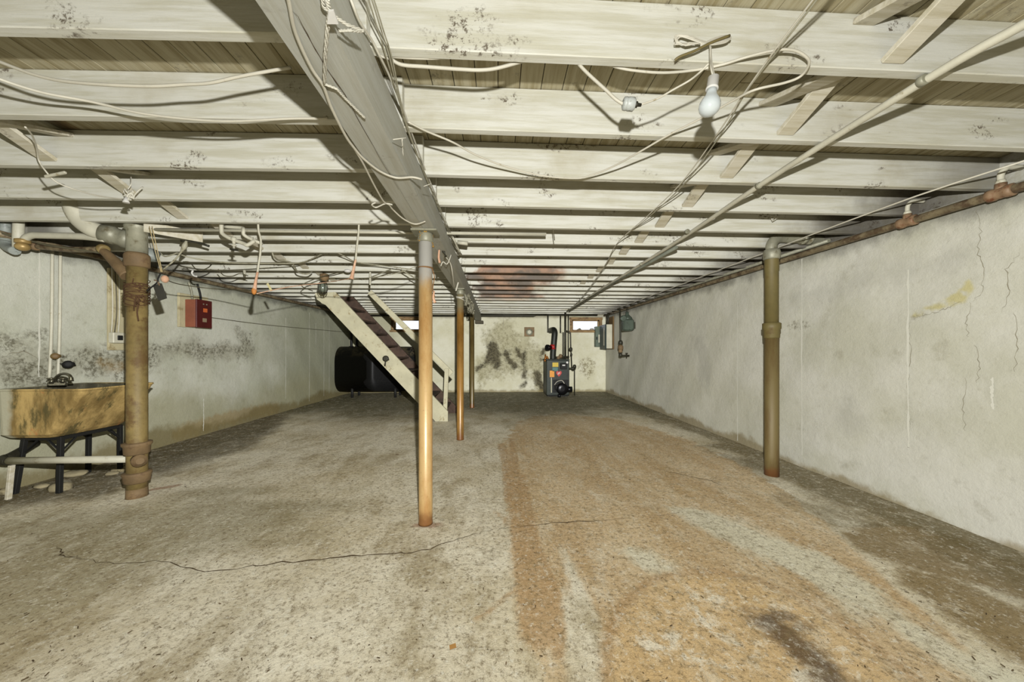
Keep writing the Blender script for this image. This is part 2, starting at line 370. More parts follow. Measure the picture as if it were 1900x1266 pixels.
# board-form ridges left by the formwork
ridge = simple('wall_ridge_plaster', (220, 218, 202), .8, bump=.3)
for px, py0, py1 in ((1197, 600, 768), (1165, 640, 745), (1370, 560, 832), (1490, 480, 845), (1688, 500, 830), (1845, 700, 760), (1158, 690, 735)):
    a, b = P(px, py0, X=XR), P(px, py1, X=XR); y = (a.y+b.y)/2
    ribbon('form_ridge', [(XR, y, a.z), (XR, y+.004, (a.z+b.z)/2), (XR, y, max(b.z, .02))], (-1, 0, 0), .011, wr, ridge, .003, 12, False, .011)
for pts in ([(1815, 385), (1822, 430), (1817, 465), (1828, 500), (1824, 540), (1808, 560)], [(1785, 560), (1760, 572), (1735, 580), (1690, 594)], [(1895, 470), (1870, 500), (1878, 540), (1862, 580)], [(1812, 640), (1822, 680), (1815, 710)], [(1885, 580), (1892, 640), (1886, 690)], [(1795, 700), (1790, 760), (1794, 800)], [(1688, 598), (1692, 650), (1687, 720), (1690, 800)], [(1804, 560), (1796, 600), (1800, 625)]):
    ribbon('crack', [P(a, b, X=XR) for a, b in pts], (-1, 0, 0), .003, wr, simple('wall_crack', (150, 144, 122), .9, bump=0) if 'wall_crack' not in bpy.data.materials else bpy.data.materials['wall_crack'], .008, lift=.0105)
wcrack = bpy.data.materials['wall_crack']
# left wall ----------------------------------------------------------
def L(px, py): return pw(px, py, XL)
LW = {
 'flake': lambda y, z: np.maximum(sd_poly(y, z, bsp([(0, 625), (60, 630), (75, 655), (120, 660), (230, 640), (330, 635), (400, 640), (470, 640), (470, 660), (300, 668), (240, 690), (120, 690), (60, 740), (0, 760)], L)), sd_line(y, z, bsp([(448, 622), (458, 645)], L), .09)),
 'ochre': lambda y, z: np.maximum(sd_line(y, z, bsp([(190, 675), (205, 682), (228, 680)], L), .035), sd_line(y, z, [(4.6, .10), (5.4, .14), (6.5, .10)], .10)),
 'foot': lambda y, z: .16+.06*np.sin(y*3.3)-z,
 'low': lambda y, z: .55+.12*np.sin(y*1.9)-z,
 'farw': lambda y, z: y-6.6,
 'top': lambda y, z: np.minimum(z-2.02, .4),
}
mL = wall_mat('left_wall_paint', (210, 210, 194), (192, 193, 172), [
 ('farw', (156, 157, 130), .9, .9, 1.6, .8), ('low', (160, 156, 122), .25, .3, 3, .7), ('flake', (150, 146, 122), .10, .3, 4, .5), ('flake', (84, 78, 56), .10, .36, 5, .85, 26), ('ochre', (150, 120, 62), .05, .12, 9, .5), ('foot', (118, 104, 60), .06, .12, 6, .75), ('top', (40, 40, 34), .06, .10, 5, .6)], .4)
def lwall(U, W):
    X = np.full(U.shape, XL)+.006*np.sin(U*2.7)*np.sin(W*4)+.004*np.sin(U*8+W*6)
    return X, U, W
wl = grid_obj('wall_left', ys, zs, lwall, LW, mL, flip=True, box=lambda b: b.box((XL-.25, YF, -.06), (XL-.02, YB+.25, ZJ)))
for px, py0, py1 in ((70, 430, 700), (529, 590, 740), (573, 580, 745), (600, 590, 735), (610, 590, 730), (585, 600, 640), (376, 740, 800)):
    a, b = P(px, py0, X=XL), P(px, py1, X=XL); y = (a.y+b.y)/2
    ribbon('form_ridge', [(XL, y, min(a.z, 2.1)), (XL, y+.004, (a.z+b.z)/2), (XL, y, max(b.z, .02))], (1, 0, 0), .011, wl, ridge, .003, 12, False, .011)
for pts in ([(0, 662), (40, 650), (70, 668)], [(300, 640), (360, 655), (420, 640), (445, 660)]):
    ribbon('crack', [P(a, b, X=XL) for a, b in pts], (1, 0, 0), .006, wl, wcrack, .012, lift=.0105)
# back wall -----------------------------------------------------------
BW = {
 'mold': lambda x, z: np.maximum.reduce([sd_poly(x, z, bsp([(880, 685), (896, 675), (905, 655), (903, 640), (912, 632), (922, 640), (928, 655), (928, 680), (920, 685), (910, 672), (898, 680), (885, 690)], pb)), sd_line(x, z, bsp([(940, 655), (944, 668), (956, 680)], pb), .07), sd_line(x, z, bsp([(972, 655), (973, 700)], pb), .05), sd_line(x, z, bsp([(997, 695), (1000, 712), (1008, 720)], pb), .10), sd_line(x, z, bsp([(958, 648), (965, 660)], pb), .05), sd_line(x, z, bsp([(1010, 650), (1003, 664), (1012, 674)], pb), .03), sd_line(x, z, bsp([(975, 710), (970, 718)], pb), .05)]),
 'spot': lambda x, z: sd_poly(x, z, bsp([(1076, 668), (1092, 664), (1105, 672), (1103, 690), (1092, 704), (1082, 694), (1072, 684)], pb)),
 'halo': lambda x, z: np.maximum(sd_poly(x, z, bsp([(895, 612), (935, 602), (990, 640), (1010, 655), (1012, 730), (990, 728), (980, 690), (960, 690), (935, 700), (905, 700), (890, 720), (882, 700), (880, 680), (900, 660)], pb)), sd_line(x, z, bsp([(935, 600), (934, 640)], pb), .09)),
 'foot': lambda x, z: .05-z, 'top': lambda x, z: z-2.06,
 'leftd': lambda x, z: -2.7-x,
}
holes = []
def brect(x0, y0, x1, y1): a = pb(x0, y0); b = pb(x1, y1); return (a[0], b[0], b[1], a[1])
W1 = brect(731, 593, 793, 613); W2 = brect(1062, 594, 1112, 614)
mB = wall_mat('back_wall_paint', (222, 219, 196), (206, 202, 172), [
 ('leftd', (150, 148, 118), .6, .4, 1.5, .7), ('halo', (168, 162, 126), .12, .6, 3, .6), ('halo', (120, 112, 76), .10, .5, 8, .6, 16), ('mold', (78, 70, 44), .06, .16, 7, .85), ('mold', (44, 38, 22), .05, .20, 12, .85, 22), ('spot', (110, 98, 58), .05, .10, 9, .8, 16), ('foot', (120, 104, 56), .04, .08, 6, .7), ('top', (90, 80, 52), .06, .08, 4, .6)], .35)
xs = np.linspace(XL, XR, 170); zb = np.linspace(-.06, ZP, 56)
xs = np.unique(np.concatenate([xs, [W1[0], W1[1], W2[0], W2[1]]])); zb = np.unique(np.concatenate([zb, [W1[2], W1[3], W2[2], W2[3]]]))
def bwall(U, W): return U, np.full(U.shape, YB), W
def bbox(b):
    z0, z1 = min(W1[2], W2[2]), max(W1[3], W2[3])
    y0, y1 = YB+.02, YB+.25
    b.box((XL, y0, -.06), (XR, y1, min(W1[2], W2[2])-.01))
    b.box((XL, y0, max(W1[3], W2[3])+.01), (XR, y1, ZP))
    for a, c in ((XL, W1[0]-.01), (W1[1]+.01, W2[0]-.01), (W2[1]+.01, XR)): b.box((a, y0, z0-.01), (c, y1, z1+.01))
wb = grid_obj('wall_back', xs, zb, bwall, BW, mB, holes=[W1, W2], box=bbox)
frm = simple('window_frame_wood', (150, 122, 78), .7, var=.3, dirt=(86, 58, 30), dscale=14, dthr=(.45, .65), stretch=(.3, 1, 1))
glass = NT('dusty_glass'); g = glass; g.b.inputs['Transmission Weight'].default_value = 1; g.out((.96, .97, 1, 1), .12)
stone = simple('rubble_stone', (170, 158, 124), .9, var=.3, dirt=(96, 84, 54), bump=.5, bscale=30)
for k, W_ in enumerate((W1, W2)):
    root = struct('window_%d' % (k+1), ((W_[0]+W_[1])/2, YB, W_[2])); x0, x1, z0, z1 = W_; t = .075
    b = MB(); y0, y1 = YB-.03, YB+.16
    b.box((x0-t*1.2, y0, z1), (x1+t*1.2, y1, z1+t), .004).box((x0-t, y0, z0), (x0, y1, z1), .004).box((x1, y0, z0), (x1+t, y1, z1), .004)
    b.build('window_frame', frm, root)
    b = MB(); b.box((x0-t*1.4, YB-.06, z0-t*.7), (x1+t*1.4, y1, z0), .004); b.build('window_sill', frm, root)
    b = MB(); i = .03; b.box((x0, YB+.04, z0), (x0+i, YB+.07, z1)).box((x1-i, YB+.04, z0), (x1, YB+.07, z1)).box((x0, YB+.04, z0), (x1, YB+.07, z0+i)).box((x0, YB+.04, z1-i), (x1, YB+.07, z1)).build('sash', frm, root)
    b = MB(); b.box((x0+.02, YB+.052, z0+.02), (x1-.02, YB+.058, z1-.02)).build('pane', g.m, root)
for i_, (px, s_) in enumerate(((1075, .06), (1098, .06))):
    q = P(px, 612, Y=YB+.14); b = MB().rock((q.x, q.y, W2[2]+s_*.5), s_, 3+i_, (1.2, .6, .8)); o = b.build('stone', stone); tag(o, ['rubble stone lying outside the right basement window, nearer its middle', 'rubble stone outside the right basement window, by its corner near the panel'][i_], 'stone')
# raised plaster patches' edge on the back wall
ribbon('crack', [P(a, b, Y=YB) for a, b in [(992, 652), (1000, 660), (1010, 664)]], (0, -1, 0), .012, wb, wcrack, .01, lift=.003)
ribbon('crack', [P(a, b, Y=YB) for a, b in [(934, 590), (934, 612)]], (0, -1, 0), .012, wb, wcrack, .004, lift=.003)

MB().box((XL-.25, YF-.2, -.2), (XR+.25, YF, ZP+.05)).build('wall_front', simple('plain_dark_block_wall', (150, 144, 122), .9, bump=.2))
tag(bpy.data.objects['wall_front'], kind='structure')
# ================================================================== CEILING
ceil = struct('ceiling')
def wood(name, c1, c2, smud=.35, special=None, plank=False):
    m = NT(name); r = m.rnd()
    off = m.n('CombineXYZ'); m.put(off.inputs[0], m.math('MULTIPLY', r, 37)); m.put(off.inputs[2], m.math('MULTIPLY', r, 11))
    st = (1, 14, 14) if not plank else (14, .9, 14)
    c = m.mix(m.mr(m.noise(2.2, 8, .65, stretch=st, off=off.outputs[0]), .38, .66), lin(c1), lin(c2))
    c = m.mix(m.mr(m.noise(1.6, 6, .6, off=off.outputs[0]), .52, .74, 0, .5), c, lin((178, 168, 134)))
    kn = m.math('MULTIPLY', m.mr(m.noise(3.2, 3, .5, off=off.outputs[0], stretch=(1, 2, 2)), .58, .68), m.mr(m.noise(45, 6, .75), .5, .62))
    c = m.mix(m.math('MULTIPLY', kn, smud*2), c, lin((112, 102, 86)))
    c = m.mix(m.mr(m.noise(30, 6, .8, stretch=(.25, 1, 1) if not plank else (1, .25, 1)), .62, .75, 0, .4), c, lin((124, 112, 84)))
    if special:
        c = special(m, c)
    m.bump(m.noise(8, 8, .7, stretch=st), .22, .006)
    return m.out(c, .7, 0, .3)
def joist_stain(m, c):
    s_ = m.sep(); x, y = s_[0], s_[1]; nz = m.math('SUBTRACT', m.noise(2.2, 6, .65), .5)
    # rust red stained stretch of the joists beyond the middle of the right bay
    fx = m.math('MULTIPLY', m.mr(m.math('MULTIPLY_ADD', nz, 1.2, x), -.45, -.30), m.mr(m.math('MULTIPLY_ADD', nz, 1.6, x), .95, .5))
    fy = m.math('MULTIPLY', m.mr(y, 4.15, 4.4), m.mr(y, 7.0, 6.7))
    f = m.math('MULTIPLY', fx, fy)
    red = m.mix(m.mr(m.noise(3, 6, .6, stretch=(.7, 3, 1)), .4, .6), lin((168, 122, 90)), lin((84, 66, 54)))
    c = m.mix(m.math('MULTIPLY', f, .85), c, red)
    # damp black ends against the right wall
    e = m.mr(m.math('MULTIPLY_ADD', nz, .9, x), 2.25, 3.0, 0, .85); e = m.math('MULTIPLY', e, m.mr(y, 1.5, 2.4))
    c = m.mix(e, c, lin((66, 58, 48)))
    e2 = m.mr(m.math('MULTIPLY_ADD', nz, .5, x), -3.7, -4.0, 0, .7)
    return m.mix(e2, c, lin((70, 64, 52)))
mj = wood('whitewashed_joist', (226, 225, 212), (206, 203, 182), .6, joist_stain)
mp = wood('whitewashed_floorboard', (182, 174, 144), (150, 138, 102), .3, None, True)
mpd = wood('bare_brown_floorboard', (150, 132, 96), (120, 100, 68), .3, None, True)
mg = wood('greyed_girder_timber', (190, 190, 178), (178, 176, 160), .2, None, True)
mbr = wood('bridging_wood', (214, 208, 188), (190, 182, 154), .3, None)
x = XL-.1; bw_ = .0965; rd = random.Random(3)
protos = {}
k = 0
while x < XR+.1:
    # boards run from the rear to the back wall, butted at random places
    cuts = sorted([YF, YB]+([rd.uniform(.3, 5)] if rd.random() < .35 else []))
    for a, b_ in zip(cuts[:-1], cuts[1:]):
        dz = rd.uniform(0, .003)
        dark = rd.random() < .07 and b_-a < 7
        b = MB().box((x+.0016, a+.001, ZP+dz), (x+bw_-.0016, b_-.001, ZP+.02), .0015); b.build('floorboard', mpd if dark else mp, ceil)
    x += bw_; k += 1
MB().box((XL-.2, YF, ZP+.021), (XR+.2, YB+.2, ZP+.05)).build('subfloor', mpd, ceil)
GX = lambda y: -.483-.0055*(y-1.0)      # girder axis
yj = lambda n: 1.139+(n-1)*JS           # front face of joist n at the girder
def joist(x0, x1, y0, slope, name='joist'):
    """a floor joist from x0 to x1, front face at y0 by the girder"""
    ya = y0+slope*(x0+.48); yb_ = y0+slope*(x1+.48); t = .038
    if max(ya, yb_)+t > YB: ya = yb_ = YB-t-.002
    nseg = 1; b = MB()
    b.obox(((x0+x1)/2, (ya+yb_)/2+t/2, (ZJ+ZP)/2), (x1-x0, yb_-ya, 0), (0, 1, 0), (x1-x0, t, ZP-ZJ-.001), .003)
    return b.build(name, mj, ceil)
for n in range(-4, 22):
    joist(-.553, XR+.12, yj(n), .0125); joist(XL-.12, -.41, yj(n)-.0395, -.014)
# rim boards closing the joist bays above the walls
for xx in (XR+.05, XL-.05): MB().box((xx-.019, YF, ZJ), (xx+.019, YB, ZP-.002)).build('rim_board', mj, ceil)
# cross bridging
def bridge(x, n, lo_first, side=0, w_=.078):
    ya = yj(n-1)+.038+side; yb_ = yj(n)+side
    a, b_ = (V((x, ya, ZP-.03)), V((x, yb_, ZJ+.028))) if lo_first else (V((x, ya, ZJ+.028)), V((x, yb_, ZP-.03)))
    d = (b_-a).normalized(); nn = V((1, 0, 0)); 
    MB().board(a-d*.0, b_+d*.0, w_, .02, (1, 0, 0), .002).build('bridging_board', mbr, ceil)
for n in range(1, 12):
    bridge(1.345-.006*n+(.035 if n == 1 else 0), n, True, .0125*1.8); bridge(1.345-.09-.004*n+(.02 if n == 1 else 0), n, False, .0125*1.8)
for n in range(3, 12):
    bridge(-2.38+.02*math.sin(n*2.2), n, True, -.0395+.014*1.9); bridge(-2.38+.09, n, False, -.0395+.014*1.9)
# ------------------------------------------------------------------ girder
gd = thing('girder', (-.48, 0, CAMZ+.797), 'long grey whitewashed timber girder under the joists, carried by the three steel columns', 'beam')
b = MB(); zb_, zt = CAMZ+.797, ZJ-.001
for k_ in range(2):
    x0, x1 = (-.553, -.4845) if k_ == 0 else (-.4835, -.41)
    vs = []
    for y in (YF, YB-.05):
        dx = -.006*(y-1.0); vs.append([V((x0+dx, y, zb_+(.0015 if k_ else 0))), V((x1+dx, y, zb_+(.0015 if k_ else 0))), V((x1+dx, y, zt)), V((x0+dx, y, zt))])
    c_ = MB().prism(vs[0], vs[1]); c_.build('girder_plank', mg, gd)
MB().box((-.62, 9.35, CAMZ+.72), (-.40, 9.62, CAMZ+.796), .006).build('bearing_block', simple('dark_block', (84, 78, 62), .9), gd)
ribb = [P(a, b, Z=zb_) for a, b in [(537, 14), (553, 30), (600, 118), (640, 175), (700, 285), (740, 352)]]
ribbon('crack', ribb, (0, 0, -1), .0022, gd, crackm, .001, lift=.0012)
# ================================================================== materials for things
steel_rust = simple('painted_column', (198, 148, 76), .34, var=.3, dirt=(150, 92, 36), dscale=9, dthr=(.42, .66), bump=.1, bscale=90, spec=.6, stretch=(1, 1, .3))
def column_mat(name, top, mid, dirt, zt, rough=.36):
    m = NT(name); z = m.sep()[2]; nz = m.math('SUBTRACT', m.noise(9, 6, .65), .5)
    c = m.mix(m.mr(m.noise(7, 8, .68, stretch=(1, 1, .25)), .40, .66), lin(mid), lin(dirt))
    c = m.mix(m.mr(m.noise(60, 5, .8), .58, .72, 0, .5), c, lin((112, 66, 24)))
    c = m.mix(m.mr(m.math('MULTIPLY_ADD', nz, .25, z), zt-.12, zt+.05), c, lin(top))
    c = m.mix(m.mr(m.math('MULTIPLY_ADD', nz, .12, z), .10, .03, 0, .8), c, lin((128, 78, 36)))
    m.bump(m.noise(70, 4, .7), .12, .003); return m.out(c, rough, .1, .5)
mc1 = column_mat('ochre_column_paint', (212, 209, 198), (224, 188, 128), (196, 148, 86), 1.66)
mc2 = column_mat('brown_column_paint', (158, 146, 110), (176, 132, 66), (128, 90, 36), 1.72)
mc3 = column_mat('olive_column_paint', (150, 146, 116), (116, 100, 58), (86, 70, 36), 1.9)
iron = simple('cast_iron_ochre', (146, 126, 76), .62, var=.3, dirt=(112, 88, 50), dscale=8, dthr=(.45, .62), bump=.35, bscale=50)
iron_r = simple('rusty_cast_iron', (134, 110, 76), .75, var=.35, dirt=(96, 72, 48), dscale=12, bump=.5, bscale=50)
iron_o = simple('olive_cast_iron', (116, 104, 60), .6, var=.2, dirt=(94, 74, 38), dscale=6, dthr=(.5, .7), bump=.2, bscale=50)
galv = simple('grey_galvanised', (160, 158, 136), .5, .2, var=.25, dirt=(108, 98, 70), dscale=14, bump=.25, bscale=60)
white_pipe = simple('whitewashed_pipe', (208, 204, 182), .55, var=.12, dirt=(150, 136, 98), dscale=18, dthr=(.58, .74), bump=.2)
brown_pipe = simple('brown_steel_pipe', (142, 128, 98), .55, .2, var=.35, dirt=(92, 74, 54), dscale=16, dthr=(.42, .62), bump=.3)
dark_pipe = simple('dark_steel_pipe', (62, 60, 46), .55, .3, var=.3, dirt=(40, 36, 28), bump=.2)
copper = simple('oxidised_copper', (150, 122, 92), .6, .1, var=.3, dirt=(112, 66, 36), dscale=25, bump=.3)
cable_w = simple('white_cable_sheath', (214, 209, 190), .5, var=.1, dirt=(164, 150, 116), dscale=20, dthr=(.6, .75), bump=.1)
cable_g = simple('grey_paint_cable', (172, 168, 144), .55, var=.15, dirt=(116, 106, 76), dscale=25, dthr=(.5, .7), bump=.1)
cable_d = simple('dark_cable', (98, 92, 70), .6, var=.2, bump=.1)
rope_m = simple('painted_twine', (222, 218, 200), .85, var=.1, bump=.5, bscale=200)
peach = simple('peach_rag', (224, 176, 142), .9, var=.2, dirt=(244, 222, 196), dscale=30, bump=.4)
black_iron = simple('black_iron', (26, 26, 23), .7, .1, var=.3, bump=.3, spec=.3)
white_pl = simple('white_card', (226, 224, 216), .6, bump=.05)
def hz(o, *a): return V(a)

# ================================================================== COLUMNS
def column(loc, r, ztop, mat, label, plate, strap=None):
    t = thing('steel_column', loc, label, 'column', 'steel columns under the girder')
    x, y, _ = loc
    MB().lathe((x, y, -.004), (0, 0, 1), [(0, r+.003), (.012, r+.002), (.02, r), (ztop-.012, r)], 28).build('shaft', mat, t)
    MB().box((x-plate, y-.07, ztop-.012), (x+plate, y+.07, ztop), .002).build('cap_plate', galv, t)
    MB().lathe((x, y, ztop-.075), (0, 0, 1), [(0, r+.001), (.008, r+.006), (.05, r+.006), (.062, r+.002)], 28).build('collar', galv, t)
    return t
zc = CAMZ+.797
c1 = column((-.487, 2.36, 0), .0455, zc, mc1, 'nearest steel column, ochre painted with a silvery top', .085)
c2 = column((-.492, 4.55, 0), .046, zc, mc2, 'brown steel column second from the front, beside the foot of the stairs', .06)
c3 = column((-.525, 7.05, 0), .046, zc, mc3, 'dark olive steel column farthest back, thinnest to the eye', .06)
def loops(c, r, z0, k, seed, rw=.003, spread=.02, tilt=.25):
    b = MB(); rd = random.Random(seed)
    for i in range(k):
        z = z0+rd.uniform(-spread, spread); ta = rd.uniform(0, 6.28); tl = rd.uniform(0, tilt)
        b.tube([(c[0]+math.cos(a/14*2*math.pi)*(r+rw), c[1]+math.sin(a/14*2*math.pi)*(r+rw), z+tl*r*math.cos(a/14*2*math.pi+ta)) for a in range(15)], rw, 5, 1, False)
    return b
o = loops((-.487, 2.36), .0455, P(795, 497, D=2.33).z, 2, 3, .003, .004).build('twine_tie', simple('brown_twine', (140, 104, 64), .9), c1)
b = MB(); b.tube([P(802, 499, D=2.29), P(806, 515, D=2.30), P(803, 535, D=2.30), P(807, 552, D=2.30)], .0035, 5).build('twine_tie', bpy.data.materials['brown_twine'], c1)
b = MB(); b.tube([P(806, 540, D=2.30), P(804, 552, D=2.30), P(807, 562, D=2.30)], lambda t: .004+.007*t, 6).build('rag_end', peach, c1)
loops((-.492, 4.55), .046, P(854, 552, D=4.5).z, 3, 5, .005, .02, .4).build('twine_tie', rope_m, c2)
# ochre scale on the cap of the near column
b = MB(); rd = random.Random(11)
for i in range(26):
    a = rd.uniform(0, 6.28); z = zc-.012-rd.random()**1.5*.085; b.rock((-.487+math.cos(a)*.049, 2.36+math.sin(a)*.049, z), rd.uniform(.004, .009), i, (1, 1, .9))
tag(b.build('rust_scale', simple('rust_scale', (176, 138, 66), .95, var=.4, bump=.5), c1), kind='stuff')

# ================================================================== LEFT SOIL STACK
sx, sy = P(252, 922, Z=0).x, P(252, 922, Z=0).y; sr = .0625; sy += .01
st = thing('soil_stack', (sx, sy, 0), 'thick rusty ochre iron soil stack with wire wrapped round it, beside the laundry sink', 'pipe')
zz = lambda py: P(252, py, D=2.76).z
MB().lathe((sx, sy, -.01), (0, 0, 1), [(0, sr+.004), (.03, sr+.002), (zz(905)+.01, sr)], 32).build('base_spigot', iron_r, st)
MB().lathe((sx, sy, 0), (0, 0, 1), [(zz(895), sr+.002), (zz(893), sr+.016), (zz(884), sr+.018), (zz(879), sr+.024), (zz(876), sr+.024), (zz(875), sr)], 32).build('hub', iron_r, st)
MB().lathe((sx, sy, 0), (0, 0, 1), [(zz(905), sr), (zz(843), sr), (zz(835), sr), (zz(800), sr), (zz(497), sr-.001)], 32).build('shaft', iron, st)
MB().lathe((sx, sy, 0), (0, 0, 1), [(zz(843), sr+.001), (zz(841), sr+.013), (zz(828), sr+.016), (zz(825), sr+.026), (zz(821), sr+.026), (zz(820), sr)], 32).build('hub', iron_r, st)
MB().lathe((sx, sy, 0), (0, 0, 1), [(zz(497), sr+.001), (zz(495), sr+.012), (zz(476), sr+.014), (zz(473), sr+.010), (zz(470), sr)], 32).build('hub', iron_r, st)
MB().lathe((sx, sy, 0), (0, 0, 1), [(zz(471), sr), (zz(430), sr), (zz(428), sr+.01), (zz(421), sr+.014), (ZJ+.0, sr+.014)], 32).build('tee_fitting', galv, st)
# cleanout on the right side near the floor
q = V((sx+.032, sy-.03, zz(850))); dr = V((.8, -.6, 0)).normalized()
MB().lathe(q, dr, [(0, .04), (.05, .04), (.055, .046), (.08, .046), (.082, .024), (.10, .024)], 16).build('cleanout_plug', iron_r, st)
# white elbow and couplings coming from the ceiling into the tee
pe = [P(138, 372, D=2.66), P(140, 390, D=2.66), P(152, 410, D=2.68), P(172, 425, D=2.70), P(188, 431, D=2.72)]
MB().tube([pe[0]+V((0, 0, .22))]+pe+[P(200, 434, D=2.73)], .062, 24, 6).build('white_elbow', white_pipe, st)
ax = (P(250, 448, D=2.80)-P(186, 430, D=2.71)).normalized(); q = P(188, 431, D=2.715)
MB().lathe(q, ax, [(0, .066), (.035, .067), (.04, .071), (.075, .071), (.08, .066), (.12, .066), (.125, .071), (.16, .071), (.165, .066), (.21, .062)], 24).build('coupling_sleeve', galv, st)
# lower branch: dark fitting bending in from the left
MB().tube([P(189, 464, D=2.80), P(200, 473, D=2.78), P(212, 485, D=2.76), P(224, 497, D=2.74), P(238, 512, D=2.74)], lambda t: .026+.022*t, 16, 4).build('branch_fitting', iron_r, st)
MB().lathe(P(188, 460, D=2.8), (P(206, 473, D=2.78)-P(188, 460, D=2.8)), [(0, .029), (.01, .039), (.04, .039), (.045, .029)], 16).build('branch_nut', iron, st)
# wire wraps
wire = simple('rusty_wire', (96, 68, 42), .8, .2)
loops((sx, sy), sr+.008, zz(538), 9, 21, .003, .05, .7).build('wire_wrap', wire, st)
loops((sx, sy), sr+.008, zz(555), 8, 33, .003, .05, .6).build('wire_wrap', wire, st)
b = MB(); rd = random.Random(5); q0 = V((sx+sr*.75, sy-sr*.6, zz(548)))
for i in range(7):
    p_ = q0.copy(); pts = [p_.copy()]
    for k_ in range(5): p_ += V((rd.uniform(-.012, .02), rd.uniform(-.02, .004), rd.uniform(-.05, .04))); pts.append(p_.copy())
    b.tube(pts, .004, 5, 3)
b.tube([q0, q0+V((.01, -.01, -.07)), q0+V((.0, -.01, -.14)), q0+V((.01, -.01, -.21))], .005, 5, 3)
b.build('wire_tangle', wire, st)
MB().add([*[V((sx, sy, 0))+V((math.cos(a)*(sr+.006), math.sin(a)*(sr+.006), z)) for z in (zz(570), zz(530)) for a in [-2.9+.22*i for i in range(13)]]], [(i, i+1, 14+i, 13+i) for i in range(12)], True).build('cloth_wrap', simple('brown_cloth', (122, 100, 58), .95, var=.4, bump=.8, bscale=20), st)

# ================================================================== drain under the sink
dq = thing('drain_pipe', (sx-.08, sy, zz(852)), 'pale horizontal drain pipe from the soil stack past the laundry sink legs', 'pipe')
a = V((sx-.055, sy, zz(852))); e = V((P(24, 850, D=2.76).x, sy-.01, zz(852)))
MB().tube([a, e], .027, 16, 1).build('horizontal_run', white_pipe, dq)
MB().tube([e+V((.03, 0, 0)), e, e+V((-.03, .02, .01)), e+V((-.04, .07, .015)), V((XL+.05, e.y+.3, e.z+.06))], .033, 14, 4).build('elbow', dark_pipe, dq)
tk = MB().board((e.x+.03, e.y-.0, -.004), (e.x+.055, e.y, zz(860)), .03, .022, (0, 1, 0)).build('prop_stick', mbr)
tag(tk, 'short pale wooden stick propping the far end of the drain pipe', 'stick')

# ================================================================== LAUNDRY SINK
m = NT('stained_concrete'); s_ = m.sep()
c = m.mix(m.mr(m.noise(3.5, 8, .7, stretch=(1, 1, .35)), .40, .62), lin((204, 174, 110)), lin((134, 110, 62)))
c = m.mix(m.mr(m.noise(8, 8, .75, stretch=(1, 1, .3), off=(3, 0, 0)), .50, .62, 0, .85), c, lin((84, 78, 44)))
c = m.mix(m.mr(m.noise(6, 6, .7, off=(0, 4, 2)), .6, .72, 0, .6), c, lin((200, 116, 66)))
c = m.mix(m.mr(m.math('MULTIPLY_ADD', m.math('SUBTRACT', m.noise(5, 6, .6), .5), .10, s_[0]), -.20, -.25), c, lin((190, 186, 160)))
m.bump(m.noise(35, 6, .75), .5, .006); msink = m.out(c, .85, 0, .25)
RIMZ = P(155, 722, D=2.78).z; x0, x1 = XL+.07, -3.31; y0, y1 = 2.915, 3.50; BZ = .455
sk = thing('laundry_sink', ((x0+x1)/2, (y0+y1)/2, 0), 'stained concrete laundry sink with a sloping front on a dark iron stand', 'sink')
def tubring(xa, xb, ya, yb_, z, r=.05):
    pts = []
    for cx_, cy_, a0 in ((xb-r, yb_-r, 0), (xa+r, yb_-r, 90), (xa+r, ya+r, 180), (xb-r, ya+r, 270)):
        for k_ in range(5): a_ = math.radians(a0+k_*22.5); pts.append(V((cx_+r*math.cos(a_), cy_+r*math.sin(a_), z)))
    return pts
xbot = -3.55
rs = [tubring(x0+.03, xbot-.03, y0+.03, y1-.03, BZ, .05), tubring(x0, xbot, y0, y1, BZ+.03, .06), tubring(x0, x1-.01, y0, y1, RIMZ-.02, .04), tubring(x0-.005, x1, y0-.006, y1+.006, RIMZ-.012, .04), tubring(x0, x1, y0, y1, RIMZ, .04),
      tubring(x0+.03, x1-.03, y0+.03, y1-.03, RIMZ-.004, .04), tubring(x0+.05, xbot-.02, y0+.05, y1-.05, BZ+.09, .06)]
b = MB(); vs = sum(rs[:6], []); nn = 20; fs = [(i*nn+k_, i*nn+(k_+1) % nn, (i+1)*nn+(k_+1) % nn, (i+1)*nn+k_) for i in range(5) for k_ in range(nn)]
fs += [tuple(reversed(range(nn)))]; b.add(vs, fs, False).build('basin', msink, sk)
b = MB(); b.add(rs[5]+rs[6], [(k_, (k_+1) % nn, nn+(k_+1) % nn, nn+k_) for k_ in range(nn)]+[tuple(range(nn, 2*nn))]).build('basin_interior', simple('dark_basin_inside', (72, 68, 50), .8, var=.4, dirt=(130, 122, 92), dscale=10, dthr=(.5, .7), bump=.3), sk)  # inner faces get a darker colour than the outside
